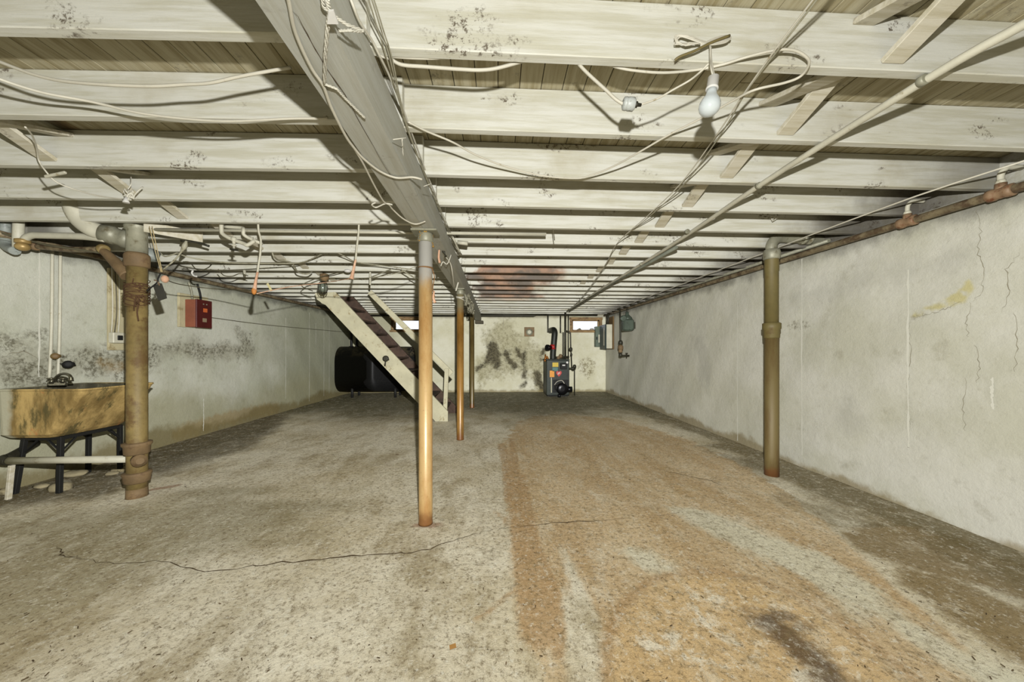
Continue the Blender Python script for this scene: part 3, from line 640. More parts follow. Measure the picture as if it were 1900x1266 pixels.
# stand
def leg(xa, ya, xf, yf): MB().board((xa, ya, BZ-.005), (xf, yf, -.004), .032, .028, (1, 0, 0)).build('leg', black_iron, sk)
LX0, LX1, LY0, LY1 = x0+.12, xbot-.03, y0+.08, y1-.06
leg(LX0, LY0, LX0-.05, LY0-.02); leg(LX1, LY0, LX1+.01, LY0-.02); leg(LX0, LY1, LX0-.03, LY1+.02); leg(LX1, LY1, LX1-.03, LY1+.03)
b = MB()
for p_, q_ in (((LX0, LY0), (LX1, LY0)), ((LX0, LY1), (LX1, LY1)), ((LX0, LY0), (LX0, LY1)), ((LX1, LY0), (LX1, LY1))):
    b.board((p_[0], p_[1], BZ-.016), (q_[0], q_[1], BZ-.016), .028, .028, (0, 0, 1), .002, .015)
b.build('stand_frame', black_iron, sk)
for (xa, ya), (dx, dy) in (((LX0, LY0), (1, 0)), ((LX1, LY0), (-1, 0)), ((LX0, LY0), (0, 1)), ((LX1, LY0), (0, 1)), ((LX1, LY1), (0, -1)), ((LX0, LY1), (0, -1)), ((LX1, LY1), (-1, 0))):
    MB().board((xa, ya, BZ-.13), (xa+dx*.11, ya+dy*.11, BZ-.02), .018, .008, (dy, dx, 0)).build('corner_brace', black_iron, sk)
# faucet on the wall-side rim
fx, fy = P(102, 716, D=2.98).x, P(102, 716, D=2.98).y
fz = RIMZ
chrome = simple('tarnished_chrome', (120, 116, 96), .3, .8, var=.2, bump=.1)
fc = MB(); bx_ = P(92, 712, D=2.95); 
fc.board(P(88, 713, D=2.95), P(124, 712, D=3.02), .035, .03, (0, 0, 1), .006)
fc.cyl(P(95, 712, D=2.95), P(96, 704, D=2.95), .014); fc.cyl(P(116, 711, D=3.0), P(117, 704, D=3.0), .014)
for q_ in (P(95, 703, D=2.95), P(117, 703, D=3.0)): fc.sphere(q_, .02, 8, (1.3, 1.3, .5))
fo = fc.build('faucet', chrome, sk)
MB().tube([P(104, 709, D=2.98), P(104, 701, D=2.96), P(112, 695, D=2.93), P(122, 694, D=2.88), P(130, 698, D=2.85), P(132, 706, D=2.85)], .011, 10, 4).build('spout', chrome, fo)
MB().cyl(P(131, 701, D=2.85), P(132, 708, D=2.85), .015, 10).build('aerator', chrome, fo)

# supply pipes on the wall behind the sink
def wpipe(px0, px1, r, label, lowpy):
    a = P(px0, 440, X=XL+.05); yy = a.y; q_ = P(px1, lowpy, X=XL+.05)
    t = thing('water_pipe', (XL+.05, yy, 0), label, 'pipe')
    MB().tube([(XL+.05, yy, 2.12), (XL+.05, yy-.004, 1.4), (XL+.05, q_.y, q_.z)], r, 10, 3).build('riser', white_pipe, t); return t, yy
p1, ya = wpipe(97, 91, .011, 'pale vertical water pipe above the sink tap, the one nearer the left picture edge', 716)
p2, yb2 = wpipe(112, 107, .011, 'pale vertical water pipe above the laundry sink, with a dark stop valve', 712)
def valve(q, d, parent, s=1.0, mat=black_iron, name='valve'):
    d = V(d).normalized(); b = MB(); b.lathe(V(q)-d*.03*s, d, [(0, .010*s), (.005*s, .016*s), (.03*s, .018*s), (.055*s, .016*s), (.06*s, .010*s)], 10)
    u = V((.7, -.7, 0)).normalized(); b.cyl(q, V(q)+u*.05*s, .006*s, 8); v_ = b.build(name, mat, parent)
    MB().lathe(V(q)+u*.05*s, u, [(0, .02*s), (.004*s, .028*s), (.008*s, .028*s), (.012*s, .01*s)], 12).build('hand_wheel', mat, v_); return v_
q = P(97, 661, X=XL+.06); valve(P(104, 661, X=XL+.06), (0, 1, 0), p1, 1.0, iron)
MB().tube([P(93, 661, X=XL+.055), P(118, 661, X=XL+.055)], .008, 8, 1).build('cross_link', white_pipe, p1)
valve(P(128, 676, X=XL+.08), (0, 1, 0), p2, 1.25)
MB().tube([P(110, 675, X=XL+.055), P(140, 678, X=XL+.075)], .008, 8, 1).build('branch', dark_pipe, p2)

# ================================================================== pipes at the top of the left wall
D_ = 2.80
t = thing('branch_drain', P(128, 438, D=D_), 'whitewashed branch drain with a brass cap, running level to the soil stack', 'pipe')
MB().tube([P(196, 444, D=2.72), P(150, 439, D=2.72), P(80, 437, D=2.74), P(60, 437, D=2.74), P(48, 442, D=2.74), P(43, 452, D=2.75)], .025, 16, 5).build('level_run', white_pipe, t)
MB().tube([P(35, 405, D=2.78)+V((0, 0, .1)), P(34, 430, D=2.78), P(34, 462, D=2.78)], .031, 16, 1).build('stub', white_pipe, t)
b = MB().sphere(P(42, 458, D=2.74), .041, 14, (1, 1, .8)); b.lathe(P(42, 444, D=2.74), (0, 0, -1), [(0, .029), (.005, .042), (.03, .042), (.036, .03)], 16); b.build('brass_cap', simple('brassy_cap', (186, 156, 98), .45, .3, var=.3, bump=.2), t)
t = thing('blue_grey_stub', P(12, 425, D=2.82), 'short blue grey pipe with a cap, at the left edge beside the branch drain', 'pipe')
bl = simple('blue_grey_pvc', (156, 162, 154), .5, var=.15, dirt=(96, 104, 96), dscale=14)
MB().tube([P(9, 405, D=2.80)+V((0, 0, .1)), P(9, 447, D=2.80)], .031, 16, 1).build('stub', bl, t)
MB().tube([P(9, 445, D=2.82), P(12, 458, D=2.80), P(28, 466, D=2.76)], .031, 16, 4).build('cap', bl, t)
t = thing('dark_waste_pipe', P(120, 462, D=2.84), 'dark brown horizontal waste pipe under the whitewashed branch drain', 'pipe')
MB().tube([P(60, 455, D=2.85), P(75, 458, D=2.85), P(130, 463, D=2.84), P(188, 463, D=2.82)], .023, 14, 3).build('level_run', brown_pipe, t)
b = MB().lathe(P(58, 456, D=2.85), (P(80, 459, D=2.85)-P(58, 456, D=2.85)), [(0, .024), (.006, .034), (.05, .034), (.056, .024)], 14).build('coupling_sleeve', iron_r, t)
b = MB().tube([P(0, 432, D=2.75), P(30, 440, D=2.78), P(90, 455, D=2.8), P(190, 470, D=2.82), P(228, 484, D=2.86)], .009, 6, 4).build('grey_conduit', cable_d)
tag(b, 'thin dark cable sagging past the pipes above the laundry sink', 'cable')

# ================================================================== heating main pipes
def main(pts, r, mat, label, name='heating_pipe'):
    t = thing(name, V(pts[len(pts)//2]), label, 'pipe'); MB().tube(pts, r, 14, 1).build('run', mat, t); return t
lp = [V((XL+.10, y, P(274, 499.5, X=XL+.10).z+.003*y)) for y in (2.6, 4.1, 6, 8, 9.55)]
tL = main(lp, .027, brown_pipe, 'long rusty brown pipe along the top of the wall by the laundry sink')
rp = [V((XR-.09, y, P(1900, 345, X=XR-.09).z+.005*(y-1.8))) for y in (YF+.2, 1.8, 3.7, 6, 8.6, 9.5)]
tR = main(rp, .026, brown_pipe, 'long rusty brown pipe with two copper tees along the top of the right wall')
for px, py, p_top, e_, rs_ in ((1857, 351, [(1850, 325), (1848, 312), (1856, 301), (1880, 298), (1905, 299)], 0, .015), (1668, 412, [(1668, 395), (1666, 380), (1673, 370), (1690, 368), (1720, 372)], 0, .013)):
    q = P(px, py, X=XR-.09); yy = q.y if q.y < 2.2 else 2.375; zq = rp[1].z+.005*(yy-1.8)
    b = MB(); b.lathe((XR-.09, yy-.055, zq), (0, 1, 0), [(0, .028), (.004, .036), (.03, .036), (.036, .033), (.075, .033), (.08, .036), (.106, .036), (.11, .028)], 16); b.cyl((XR-.09, yy, zq), (XR-.09, yy, zq+.055), .024)
    b.build('copper_tee', copper, tR)
    MB().tube([(XR-.09, yy, zq+.04), (XR-.09, yy, zq+.10), (XR-.085, yy-.005, zq+.125), (XR-.06, yy-.01, zq+.145), (XR+.02, yy-.01, zq+.145)], rs_, 12, 5).build('riser', white_pipe, tR)
    MB().lathe((XR-.09, yy, zq+.05), (0, 0, 1), [(0, .022), (.02, .02), (.026, .016)], 12).build('riser_nut', white_pipe, tR)
rp2 = [V((XR-.055, y, rp[1].z+.055+.004*y)) for y in (3.0, 6, 9.4)]
main(rp2, .017, galv, 'thin grey pipe just above the long brown pipe of the right wall', 'upper_pipe')
b = MB().tube([P(1902, 298, Z=ZJ-.012), P(1700, 364, Z=ZJ-.014), P(1510, 434, Z=ZJ-.016), P(1390, 480, Z=ZJ-.016), P(1200, 552, Z=ZJ-.016), P(1142, 574, Z=ZJ-.016)], .005, 6, 3).build('wall_wire', cable_w)
tag(b, 'thin white wire stretched across the joist ends above the brown pipe, right wall', 'wire')

# ================================================================== right stack
rx, ry = P(1435, 883, Z=0).x, P(1435, 883, Z=0).y+.02; rr = .0575
rt = thing('tall_drain_stack', (rx, ry, 0), 'tall olive brown drain stack with a collar, standing by the right wall', 'pipe')
z2 = lambda py: P(1435, py, D=3.19).z
MB().lathe((rx, ry, -.01), (0, 0, 1), [(0, rr+.002), (.2, rr), (z2(625), rr)], 32).build('lower_shaft', column_mat('olive_stack_paint', (118, 106, 62), (122, 106, 62), (106, 84, 44), 3, .62), rt)
MB().lathe((rx, ry, 0), (0, 0, 1), [(z2(628), rr), (z2(626), rr+.006), (z2(612), rr+.008), (z2(610), rr+.016), (z2(600), rr+.016), (z2(598), rr)], 32).build('collar', iron_o, rt)
MB().lathe((rx, ry, 0), (0, 0, 1), [(z2(600), rr-.003), (z2(503), rr-.003), (z2(502), rr), (z2(480), rr), (z2(479), rr+.003), (z2(472), rr+.004)], 32).build('upper_shaft', iron_o, rt)
MB().lathe((rx, ry, 0), (0, 0, 1), [(z2(480), rr+.002), (z2(478), rr+.01), (z2(468), rr+.012), (z2(462), rr+.006), (z2(461), rr-.004)], 32).build('hub', galv, rt)
MB().tube([(rx, ry, z2(463)), (rx, ry, z2(452)), (rx+.03, ry, z2(443)), (rx+.09, ry+.005, z2(438)), (rx+.20, ry+.01, z2(438)), (rx+.36, ry+.02, z2(438)), (XR+.05, ry+.05, z2(438))], .046, 20, 5).build('elbow', galv, rt)
MB().lathe((rx+.30, ry+.016, z2(438)), (1, .02, 0), [(0, .047), (.003, .056), (.03, .056), (.034, .049), (.06, .049), (.064, .056), (.085, .056), (.09, .047)], 20).build('coupling_sleeve', galv, rt)
# ================================================================== STAIRS
YS0, YS1 = 5.67, 6.44
top_a, top_b = P(622, 542, Y=YS0), P(831, 764, Y=YS0)
stp = simple('stair_cream_paint', (206, 200, 168), .65, var=.12, dirt=(150, 132, 88), dscale=9, dthr=(.56, .72), bump=.2, stretch=(1, 1, 1))
stb = simple('stair_bare_brown', (82, 62, 48), .8, var=.35, dirt=(50, 38, 28), dscale=9, bump=.3)
sr_ = thing('staircase', (P(818, 783, Y=YS0).x, (YS0+YS1)/2, 0), 'open wooden staircase with cream side board, dark treads and thin handrail', 'stairs')
poly = [(622, 542), (584, 544), (588, 556), (594, 560), (597, 563), (604, 566), (808, 782.5), (831, 782.5), (831, 764)]
fr = [P(a, b, Y=YS0) for a, b in poly]
for q in fr:
    q.z = max(q.z, 0.0) if q.z < .03 else q.z
MB().prism(fr, [q+V((0, .042, 0)) for q in fr]).build('stringer', stp, sr_)
sl = (top_b.z-top_a.z)/(top_b.x-top_a.x)
xl = lambda z: top_a.x+(z-top_a.z)/sl
fr2 = [V((xl(ZJ-.01), YS1, ZJ-.01)), V((xl(ZJ-.01)-.38, YS1, ZJ-.01)), V((xl(0)-.38, YS1, .0)), V((xl(0.08), YS1, 0)), V((xl(.08), YS1, .08))]
tag(MB().prism(fr2, [q+V((0, .042, 0)) for q in fr2]).build('stringer', stb, sr_), 'dark unpainted far side board')
for k in range(1, 10):
    z = .208*k; MB().box((xl(z)-.27, YS0+.043, z-.03), (xl(z)-.012, YS1-.001, z), .003).build('tread', stb, sr_)
ra, rb = P(686, 542, Y=5.78), P(838, 694, Y=5.78)
MB().board(ra, rb, .085, .03, (0, 0, 1), .004).build('handrail', stp, sr_)
pa, pb_ = P(829, 684, Y=5.735), P(826, 766, Y=5.735)
MB().board(pa, V((pb_.x, 5.735, pb_.z)), .066, .04, (1, 0, 0), .003).build('rail_post', stp, sr_)
# hook and hanging rag on the stringer
q = P(716, 668, Y=YS0-.02); b = MB(); b.lathe(q+V((0, 0, .02)), (0, -1, 0), [(0, .05), (.02, .05), (.03, .03)], 10); b.cyl(q, q+V((.05, 0, .0)), .01); b.cyl(q+V((0, -.01, 0)), q+V((-.01, -.02, -.10)), .012)
tag(b.build('wall_clamp', dark_pipe), 'small dark metal clamp fixed on the cream side board of the stairs', 'clamp')

# ================================================================== OIL TANK
m = NT('black_tank_paint'); z = m.sep()[2]; nz = m.math('SUBTRACT', m.noise(3, 7, .65), .5)
c = m.mix(m.mr(m.noise(40, 5, .7), .45, .7), lin((16, 16, 16)), lin((34, 34, 32)))
c = m.mix(m.math('MULTIPLY', m.mr(m.math('MULTIPLY_ADD', nz, .25, z), .98, 1.08), m.mr(m.noise(5, 6, .7, off=(2, 0, 0)), .42, .6)), c, lin((104, 94, 70)))
m.bump(m.noise(50), .2, .003); mt = m.out(c, .62, 0, .35)
tx0, tx1, ty0, ty1, tz0, tz1 = -3.92, -2.16, 8.5, 9.2, .13, 1.25
tk = thing('oil_tank', ((tx0+tx1)/2, (ty0+ty1)/2, 0), 'large black heating oil tank with rounded ends on short legs, behind the stairs', 'tank')
def obring(x, ins):
    r = (ty1-ty0)/2-ins; cy = (ty0+ty1)/2; pts = []
    for k in range(13): a = math.pi*k/12; pts.append(V((x, cy-r*math.cos(a), tz1-ins-r+r*math.sin(a))))
    for k in range(13): a = math.pi*k/12; pts.append(V((x, cy+r*math.cos(a), tz0+ins+r-r*math.sin(a))))
    return pts
rs = []
for k in range(6): a = math.pi/2*k/5; rs.append(obring(tx0+.10*(1-math.sin(a)), .10*(1-math.cos(math.pi/2-a)) if False else .10*(1-math.sin(a))**1*0+.10*(1-math.sqrt(max(0, 1-(1-math.sin(a))**2)))))
for k in range(6): a = math.pi/2*(5-k)/5; rs.append(obring(tx1-.10*(1-math.sin(a)), .10*(1-math.sqrt(max(0, 1-(1-math.sin(a))**2)))))
b = MB(); n_ = 26; b.add(sum(rs, []), [(i*n_+k, i*n_+(k+1) % n_, (i+1)*n_+(k+1) % n_, (i+1)*n_+k) for i in range(11) for k in range(n_)], True)
b.f += [tuple(reversed(range(n_))), tuple(11*n_+k for k in range(n_))]; b.sm += [False, False]; b.build('tank_shell', mt, tk)
for x in (tx0+.36, tx1-.36):
    for y in (ty0+.14, ty1-.14): MB().cyl((x, y, 0), (x, y, tz0+.12), .03, 10).build('leg', black_iron, tk)
for px, nm in ((652, 'fill_pipe'), (662.5, 'vent_pipe')):
    q = P(px, 630, Y=8.9); MB().tube([(q.x, 8.9, tz1-.02), (q.x, 8.9, tz1+.35), (q.x, 8.92, ZJ-.10), (q.x, 9.1, ZJ-.04)], .033, 12, 4).build(nm, black_iron, tk)
    MB().lathe((q.x, 8.9, tz1-.02), (0, 0, 1), [(0, .055), (.03, .055), (.035, .035)], 12).build('flange', black_iron, tk)

# ================================================================== BOILER
Yb = 8.65
def B(px, py, d=0): return P(px, py, Y=Yb+d)
bx0, bx1, bz1 = B(1014, 700).x, B(1056.5, 700).x, B(1030, 667).z
bo = thing('boiler', ((bx0+bx1)/2, Yb+.3, 0), 'dark green boiler with yellow and red stickers and a black flue', 'boiler')
jk = simple('boiler_dark_green', (38, 46, 36), .5, .2, var=.35, dirt=(18, 20, 16), dscale=8, bump=.2)
MB().box((bx0, Yb, .03), (bx1, Yb+.62, bz1-.02), .012).build('jacket', jk, bo)
MB().box((bx0-.012, Yb-.012, bz1-.02), (bx1+.012, Yb+.63, bz1), .004).build('top_panel', jk, bo)
MB().box((bx0+.03, Yb+.03, 0), (bx1-.03, Yb+.6, .03)).build('plinth', black_iron, bo)
MB().box((bx0+.16, Yb-.006, .10), (bx1-.02, Yb-.001, .42), .002).build('burner_opening', black_iron, bo)
def stk(name, x0_, y0_, x1_, y1_, col, d=-.004, lab=None):
    a, c_ = B(x0_, y0_, d), B(x1_, y1_, d); o_ = MB().box((a.x, Yb+d-.002, c_.z), (c_.x, Yb+d+.003, a.z)).build(name, simple(name+'_%d' % x0_, col, .5, bump=0), bo)
    if lab: tag(o_, lab)
    return o_
stk('sticker', 1025, 673, 1036, 681, (206, 176, 40), lab='small yellow label at the top'); stk('sticker', 1020, 688, 1028.5, 700, (226, 150, 30), lab='orange yellow label at the left')
stk('sticker', 1025, 682, 1035, 689, (66, 110, 104), lab='teal label'); stk('side_strip', 1022.3, 701, 1023.8, 729, (196, 190, 160))
h = B(1037, 687, -.006); pts = []
for k in range(28):
    a = 2*math.pi*k/28; hx = .058*math.sin(a)**3*1.2; hzv = .058*(.8125*math.cos(a)-.3125*math.cos(2*a)-.125*math.cos(3*a)-.0625*math.cos(4*a)); pts.append(V((h.x+hx, Yb-.007, h.z-.085+hzv*1.45)))
o = MB().prism(pts, [q+V((0, .006, 0)) for q in pts]).build('heart_badge', simple('badge_red', (196, 40, 32), .4, bump=0), bo); tag(o, 'red heart shaped badge with a white mark')
# white mark inside the badge
b = MB()
for k in range(3):
    b.board((h.x-.03+.02*k, Yb-.0085, h.z-.12+.01*k), (h.x-.015+.02*k, Yb-.0085, h.z-.06+.008*k), .008, .002, (1, 0, 0), 0)
b.board((h.x-.035, Yb-.0085, h.z-.075), (h.x+.035, Yb-.0085, h.z-.085), .007, .002, (0, 0, 1), 0).build('badge_mark', simple('badge_white', (232, 224, 212), .5, bump=0), o)
# gauge and control box
q = B(1052, 673); MB().lathe(q+V((0, .004, 0)), (0, -1, 0), [(0, .036), (.02, .036), (.024, .03)], 16).build('gauge', black_iron, bo)
MB().lathe(q+V((0, -.02, 0)), (0, -1, 0), [(0, .028), (.003, .028)], 16).build('gauge_dial', white_pl, bo)
a, c_ = B(1039, 674), B(1051, 685); MB().box((a.x, Yb-.10, c_.z), (c_.x, Yb-.001, a.z), .01).build('control_box', black_iron, bo)
a = B(1046, 678, -.10); MB().box((a.x-.035, Yb-.104, a.z-.014), (a.x+.035, Yb-.1, a.z+.014)).build('control_label', white_pl, bo)
# burner assembly
q = B(1040, 720); bm = simple('burner_black', (20, 20, 22), .3, .4, bump=.05)
b = MB().lathe((q.x, Yb-.002, q.z), (0, -1, 0), [(0, .11), (.10, .11), (.13, .14), (.26, .14), (.28, .11), (.29, .05)], 20).build('burner_housing', bm, bo)
MB().cyl((q.x+.13, Yb-.14, q.z-.02), (q.x+.26, Yb-.14, q.z-.02), .07, 16).build('burner_motor', bm, bo)
MB().box((q.x-.16, Yb-.22, q.z-.03), (q.x-.10, Yb-.06, q.z+.08), .01).build('ignition_box', bm, bo)
MB().cyl((q.x-.06, Yb-.16, q.z-.14), (q.x-.06, Yb-.16, q.z-.21), .04, 12).build('oil_pump', bm, bo)
MB().tube([(q.x+.05, Yb-.25, q.z+.13), (q.x, Yb-.2, q.z+.20), (q.x-.1, Yb-.12, q.z+.17), (q.x-.16, Yb-.05, q.z+.08)], .009, 8, 4).build('burner_cable', cable_w, bo)
# flue
fr_ = .078; f0 = B(1026, 660, .30); f1 = P(1029, 622, Y=Yb+.30)
MB().tube([(f0.x, Yb+.3, bz1-.01), (f0.x+.005, Yb+.3, bz1+.2), (f1.x, Yb+.3, f1.z), (f1.x+.005, Yb+.34, f1.z+.09), (f1.x, Yb+.45, f1.z+.14), (f1.x-.01, Yb+.7, f1.z+.15), (f1.x-.01, YB-.002, f1.z+.15)], fr_, 18, 5).build('flue_pipe', simple('flue_black', (44, 46, 38), .5, .3, var=.3, bump=.1), bo)
z_ = P(1026, 644, Y=Yb+.3).z; MB().lathe((f0.x+.005, Yb+.3, z_-.06), (0, 0, 1), [(0, fr_+.003), (.12, fr_+.004)], 18).build('red_band', simple('flue_red', (168, 34, 30), .5, bump=0), bo)
q = P(1015, 645, Y=Yb+.2); MB().lathe((f0.x-.06, Yb+.28, q.z), (-.75, -.65, 0), [(0, .06), (.10, .06), (.105, .075), (.15, .075), (.152, .06)], 18).build('damper', bm, bo)
b = MB(); q = B(1012, 665, .1)
for dx, dz, s in ((0, 0, .035), (.04, .03, .03), (-.01, -.06, .03), (.06, -.0, .025)): b.sphere((q.x+dx, Yb+.1, q.z+dz), s, 8)
b.cyl((q.x, Yb+.1, q.z-.08), (q.x, Yb+.1, q.z+.1), .018).build('brass_valve', simple('boiler_brass', (176, 112, 48), .4, .5, var=.4, bump=.2), bo)
# pipes rising from the boiler
def bp(name, pts, r=.017, d=.2, m_=dark_pipe): return MB().tube([P(a, b_, Y=Yb+d) for a, b_ in pts], r, 10, 1).build(name, m_, bo)
bp('supply_pipe', [(1040, 586), (1040, 616.5), (1045, 617), (1045, 668)], .017, .25)
bp('supply_pipe', [(1049, 580), (1049, 668)], .026, .15); bp('supply_pipe', [(1054.5, 584), (1054.5, 668)], .015, .2)
bp('return_pipe', [(1051, 614), (1058.5, 617), (1059, 640), (1061, 682)], .015, .1); bp('return_pipe', [(1052, 683.5), (1068, 683.5)], .018, .1)
bp('drop_pipe', [(1066, 684), (1066, 690), (1066, 734)], .014, .0)
bp('circulator_run', [(1030, 663.5), (1056, 662.5)], .026, .3)
for px, py, s in ((1059, 648, .045), (1060, 658, .03), (1066, 680, .045), (1063, 684, .04), (1040, 661, .05), (1036, 664, .04)):
    q = P(px, py, Y=Yb+.1); MB().lathe(q-V((0, 0, s)), (0, 0, 1), [(0, s*.5), (s*.4, s), (s*1.4, s), (s*2, s*.5)], 10).build('pipe_fitting', iron_r if px < 1045 else dark_pipe, bo)
MB().tube([P(1016.6, 584, Y=9.2), P(1016.6, 616, Y=9.2), P(1026, 617, Y=9.2)], .02, 10, 1).build('thin_riser', dark_pipe, bo)
# dark pipes across the back of the room, under the last joists
t = thing('cross_pipe', (0, 9.3, ZJ-.06), 'pair of dark pipes crossing under the last joists by the back wall', 'pipe')
MB().tube([(-3.4, 9.36, ZJ-.055), (.95, 9.36, ZJ-.055), (1.03, 9.36, ZJ-.02), (2.7, 9.36, ZJ-.02)], .026, 10, 1).build('pipe_run', dark_pipe, t)
MB().tube([(-.7, 9.22, ZJ-.03), (1.3, 9.22, ZJ-.03)], .018, 10, 1).build('pipe_run', dark_pipe, t)

# ================================================================== back wall plate, panels, meter
q = P(982, 616, Y=YB); t = thing('wall_thimble', (q.x, YB, q.z), 'square rusty plate with a round grey cap on the mouldy back wall', 'vent plate')
MB().box((q.x-.14, YB-.02, q.z-.13), (q.x+.14, YB-.001, q.z+.13), .004).build('plate', iron_r, t)
MB().lathe((q.x, YB-.02, q.z-.01), (0, -1, 0), [(0, .095), (.02, .095), (.03, .07), (.05, .05)], 20).build('cap', galv, t)
gp = simple('panel_grey_green', (96, 108, 92), .5, .2, var=.2, bump=.1); cp = simple('panel_cream', (200, 196, 172), .6, var=.1, bump=.1)
a, c_ = P(1105, 606, Y=9.5), P(1121, 644, Y=9.5)
t = thing('disconnect_box', ((a.x+c_.x)/2, 9.58, c_.z), 'grey green switch box with a pale label on the back wall beside the right window', 'electrical box')
MB().box((a.x, 9.5, c_.z), (c_.x, YB-.001, a.z), .008).build('box', gp, t)
MB().box((a.x+.08, 9.492, c_.z+.12), (c_.x-.01, 9.5, c_.z+.34)).build('pale_cover', cp, t)
MB().box((a.x+.02, 9.49, c_.z+.2), (a.x+.05, 9.5, c_.z+.28)).build('switch_lever', black_iron, t)
# breaker panel on the right wall near the corner
yp0, yp1 = 8.95, 9.42; zp0 = P(1130, 647, Y=8.95).z; zp1 = P(1130, 602, Y=8.95).z
t = thing('breaker_panel', (XR-.1, (yp0+yp1)/2, zp0), 'tall cream breaker panel with a dark green door, near the far right corner', 'electrical panel')
MB().box((XR-.20, yp0, zp0), (XR-.045, yp1, zp1), .006).build('cabinet', cp, t)
MB().box((XR-.235, yp0-.01, zp0-.02), (XR-.20, yp1+.01, zp1+.0), .006).build('door', simple('panel_door_green', (44, 58, 54), .4, .2, bump=.05), t)
MB().box((XR-.045, yp0-.05, zp0-.02), (XR-.012, yp1+.06, ZJ-.1), .004).build('backboard', simple('backboard_wood', (112, 88, 50), .8, var=.2), t)
MB().box((XR-.242, yp0+.08, zp0+.08), (XR-.235, yp0+.11, zp1-.1)).build('door_handle', cp, t)
for y in (9.05, 9.2): MB().tube([(XR-.12, y, zp1), (XR-.12, y, ZJ-.02)], .02, 10, 1).build('conduit', dark_pipe, t)
# gas meter
ym = 7.55; a, c_ = P(1154, 580, Y=ym-.12), P(1174, 614, Y=ym-.12)
t = thing('gas_meter', (XR-.2, ym, c_.z), 'grey green gas meter hanging under the pipe on the right wall', 'meter')
gm = simple('meter_green', (86, 98, 84), .5, .2, var=.25, dirt=(50, 58, 46), bump=.15)
MB().box((XR-.30, ym-.12, c_.z), (XR-.06, ym+.12, c_.z+.26), .03).build('meter_body', gm, t)
MB().lathe((XR-.18, ym, c_.z+.25), (0, 0, 1), [(0, .12), (.05, .10), (.09, .06), (.12, .035), (.17, .035)], 16).build('meter_neck', gm, t)
MB().lathe((XR-.29, ym-.07, c_.z+.27), (0, -1, 0), [(0, .07), (.03, .07), (.04, .05)], 16).build('regulator', gm, t)
MB().tube([(XR-.18, ym, c_.z+.40), (XR-.18, ym, ZJ-.06)], .02, 10, 1).build('inlet_pipe', dark_pipe, t)
MB().tube([(XR-.34, ym, ZJ-.06), (XR-.335, ym-.02, c_.z+.1), (XR-.335, ym-.02, P(1147, 640, Y=ym).z), (XR-.335, ym-.02, P(1147, 659, Y=ym).z), (XR-.28, ym-.02, P(1147, 660, Y=ym).z), (XR-.14, ym-.02, P(1147, 660, Y=ym).z)], .018, 10, 1).build('outlet_pipe', dark_pipe, t)
for py, s in ((636, .05), (645, .06), (651, .045), (659, .04)): q = P(1147, py, Y=ym); MB().lathe((XR-.335, ym-.02, q.z-s), (0, 0, 1), [(0, s*.5), (s*.4, s), (s*1.4, s), (s*2, s*.5)], 10).build('pipe_fitting', iron_r if py in (645, 651) else dark_pipe, t)
q = P(1147, 660, Y=ym); MB().lathe((XR-.2, ym-.02, q.z-.05), (0, 0, 1), [(0, .012), (.09, .012), (.1, .03), (.11, .03)], 10).build('tap_handle', dark_pipe, t)

MB().box((XR-.07, ym-.03, c_.z+.05), (XR+.0, ym+.03, c_.z+.2)).build('wall_bracket', dark_pipe, t)
# ================================================================== left wall fittings
pbw = simple('pale_backboard', (200, 190, 152), .7, var=.15, dirt=(146, 128, 84), dscale=8, bump=.2)
a, c_ = P(201, 497, X=XL+.03), P(236, 650, X=XL+.03)
t = thing('wiring_board', (XL+.02, (a.y+c_.y)/2, c_.z), 'tall pale board with cables and a small switch box, behind the soil stack', 'board')
MB().box((XL+.012, a.y, c_.z), (XL+.035, c_.y, P(201, 497, X=XL+.03).z), .003).build('board', pbw, t)
ybx = P(214, 625, X=XL+.05).y; zbx = P(214, 628, X=XL+.05).z
MB().box((XL+.036, ybx-.055, zbx-.05), (XL+.09, ybx+.065, zbx+.06), .006).build('switch_box', white_pipe, t)
MB().box((XL+.09, ybx-.02, zbx-.02), (XL+.10, ybx+.03, zbx+.03), .003).build('switch', black_iron, t)
for dy, x_ in ((-.03, .0), (0.0, .01), (.035, .0)): MB().tube([(XL+.045, ybx+dy, 2.05), (XL+.045+x_, ybx+dy+.01, 1.6), (XL+.047, ybx+dy-.004, zbx+.06)], .005, 6, 4).build('cable', cable_d if dy == 0 else cable_w, t)
# red emergency switch
a, c_ = P(331, 543, X=XL+.03), P(383, 613, X=XL+.03)
t = thing('red_switch_box', (XL+.1, 4.7, P(345, 607, X=-3.87).z), 'dark red metal switch box on a pale backboard, on the left wall', 'switch box')
MB().box((XL+.012, a.y, c_.z+.02), (XL+.04, c_.y+.02, a.z), .003).build('backboard', pbw, t)
zr0 = P(355, 607, X=-3.95).z; zr1 = P(355, 556, X=-3.95).z; red = simple('red_box_paint', (86, 22, 20), .45, .1, var=.2, bump=.1)
yr0 = P(346, 580, X=XL+.06).y; yr1 = P(392, 580, X=-3.87).y
MB().box((XL+.041, yr0, zr0), (-3.88, yr1, zr1), .004).build('box', simple('orange_red_side', (150, 88, 64), .55, var=.15, bump=.1), t)
MB().box((-3.88, yr0-.004, zr0-.005), (-3.862, yr1+.004, zr1+.005), .003).build('cover', red, t)
MB().box((-3.862, (yr0+yr1)/2-.03, zr0+.07), (-3.858, (yr0+yr1)/2+.03, zr0+.12)).build('label_plate', simple('plate_grey', (150, 132, 104), .6), t)
MB().box((-3.862, (yr0+yr1)/2-.02, zr0+.2), (-3.858, (yr0+yr1)/2+.04, zr0+.25)).build('switch', simple('switch_orange', (206, 104, 50), .6), t)
for dy in (-.02, .03): MB().cyl((-3.862, (yr0+yr1)/2+dy, zr1-.05), (-3.855, (yr0+yr1)/2+dy, zr1-.05), .008, 8).build('screw', galv, t)
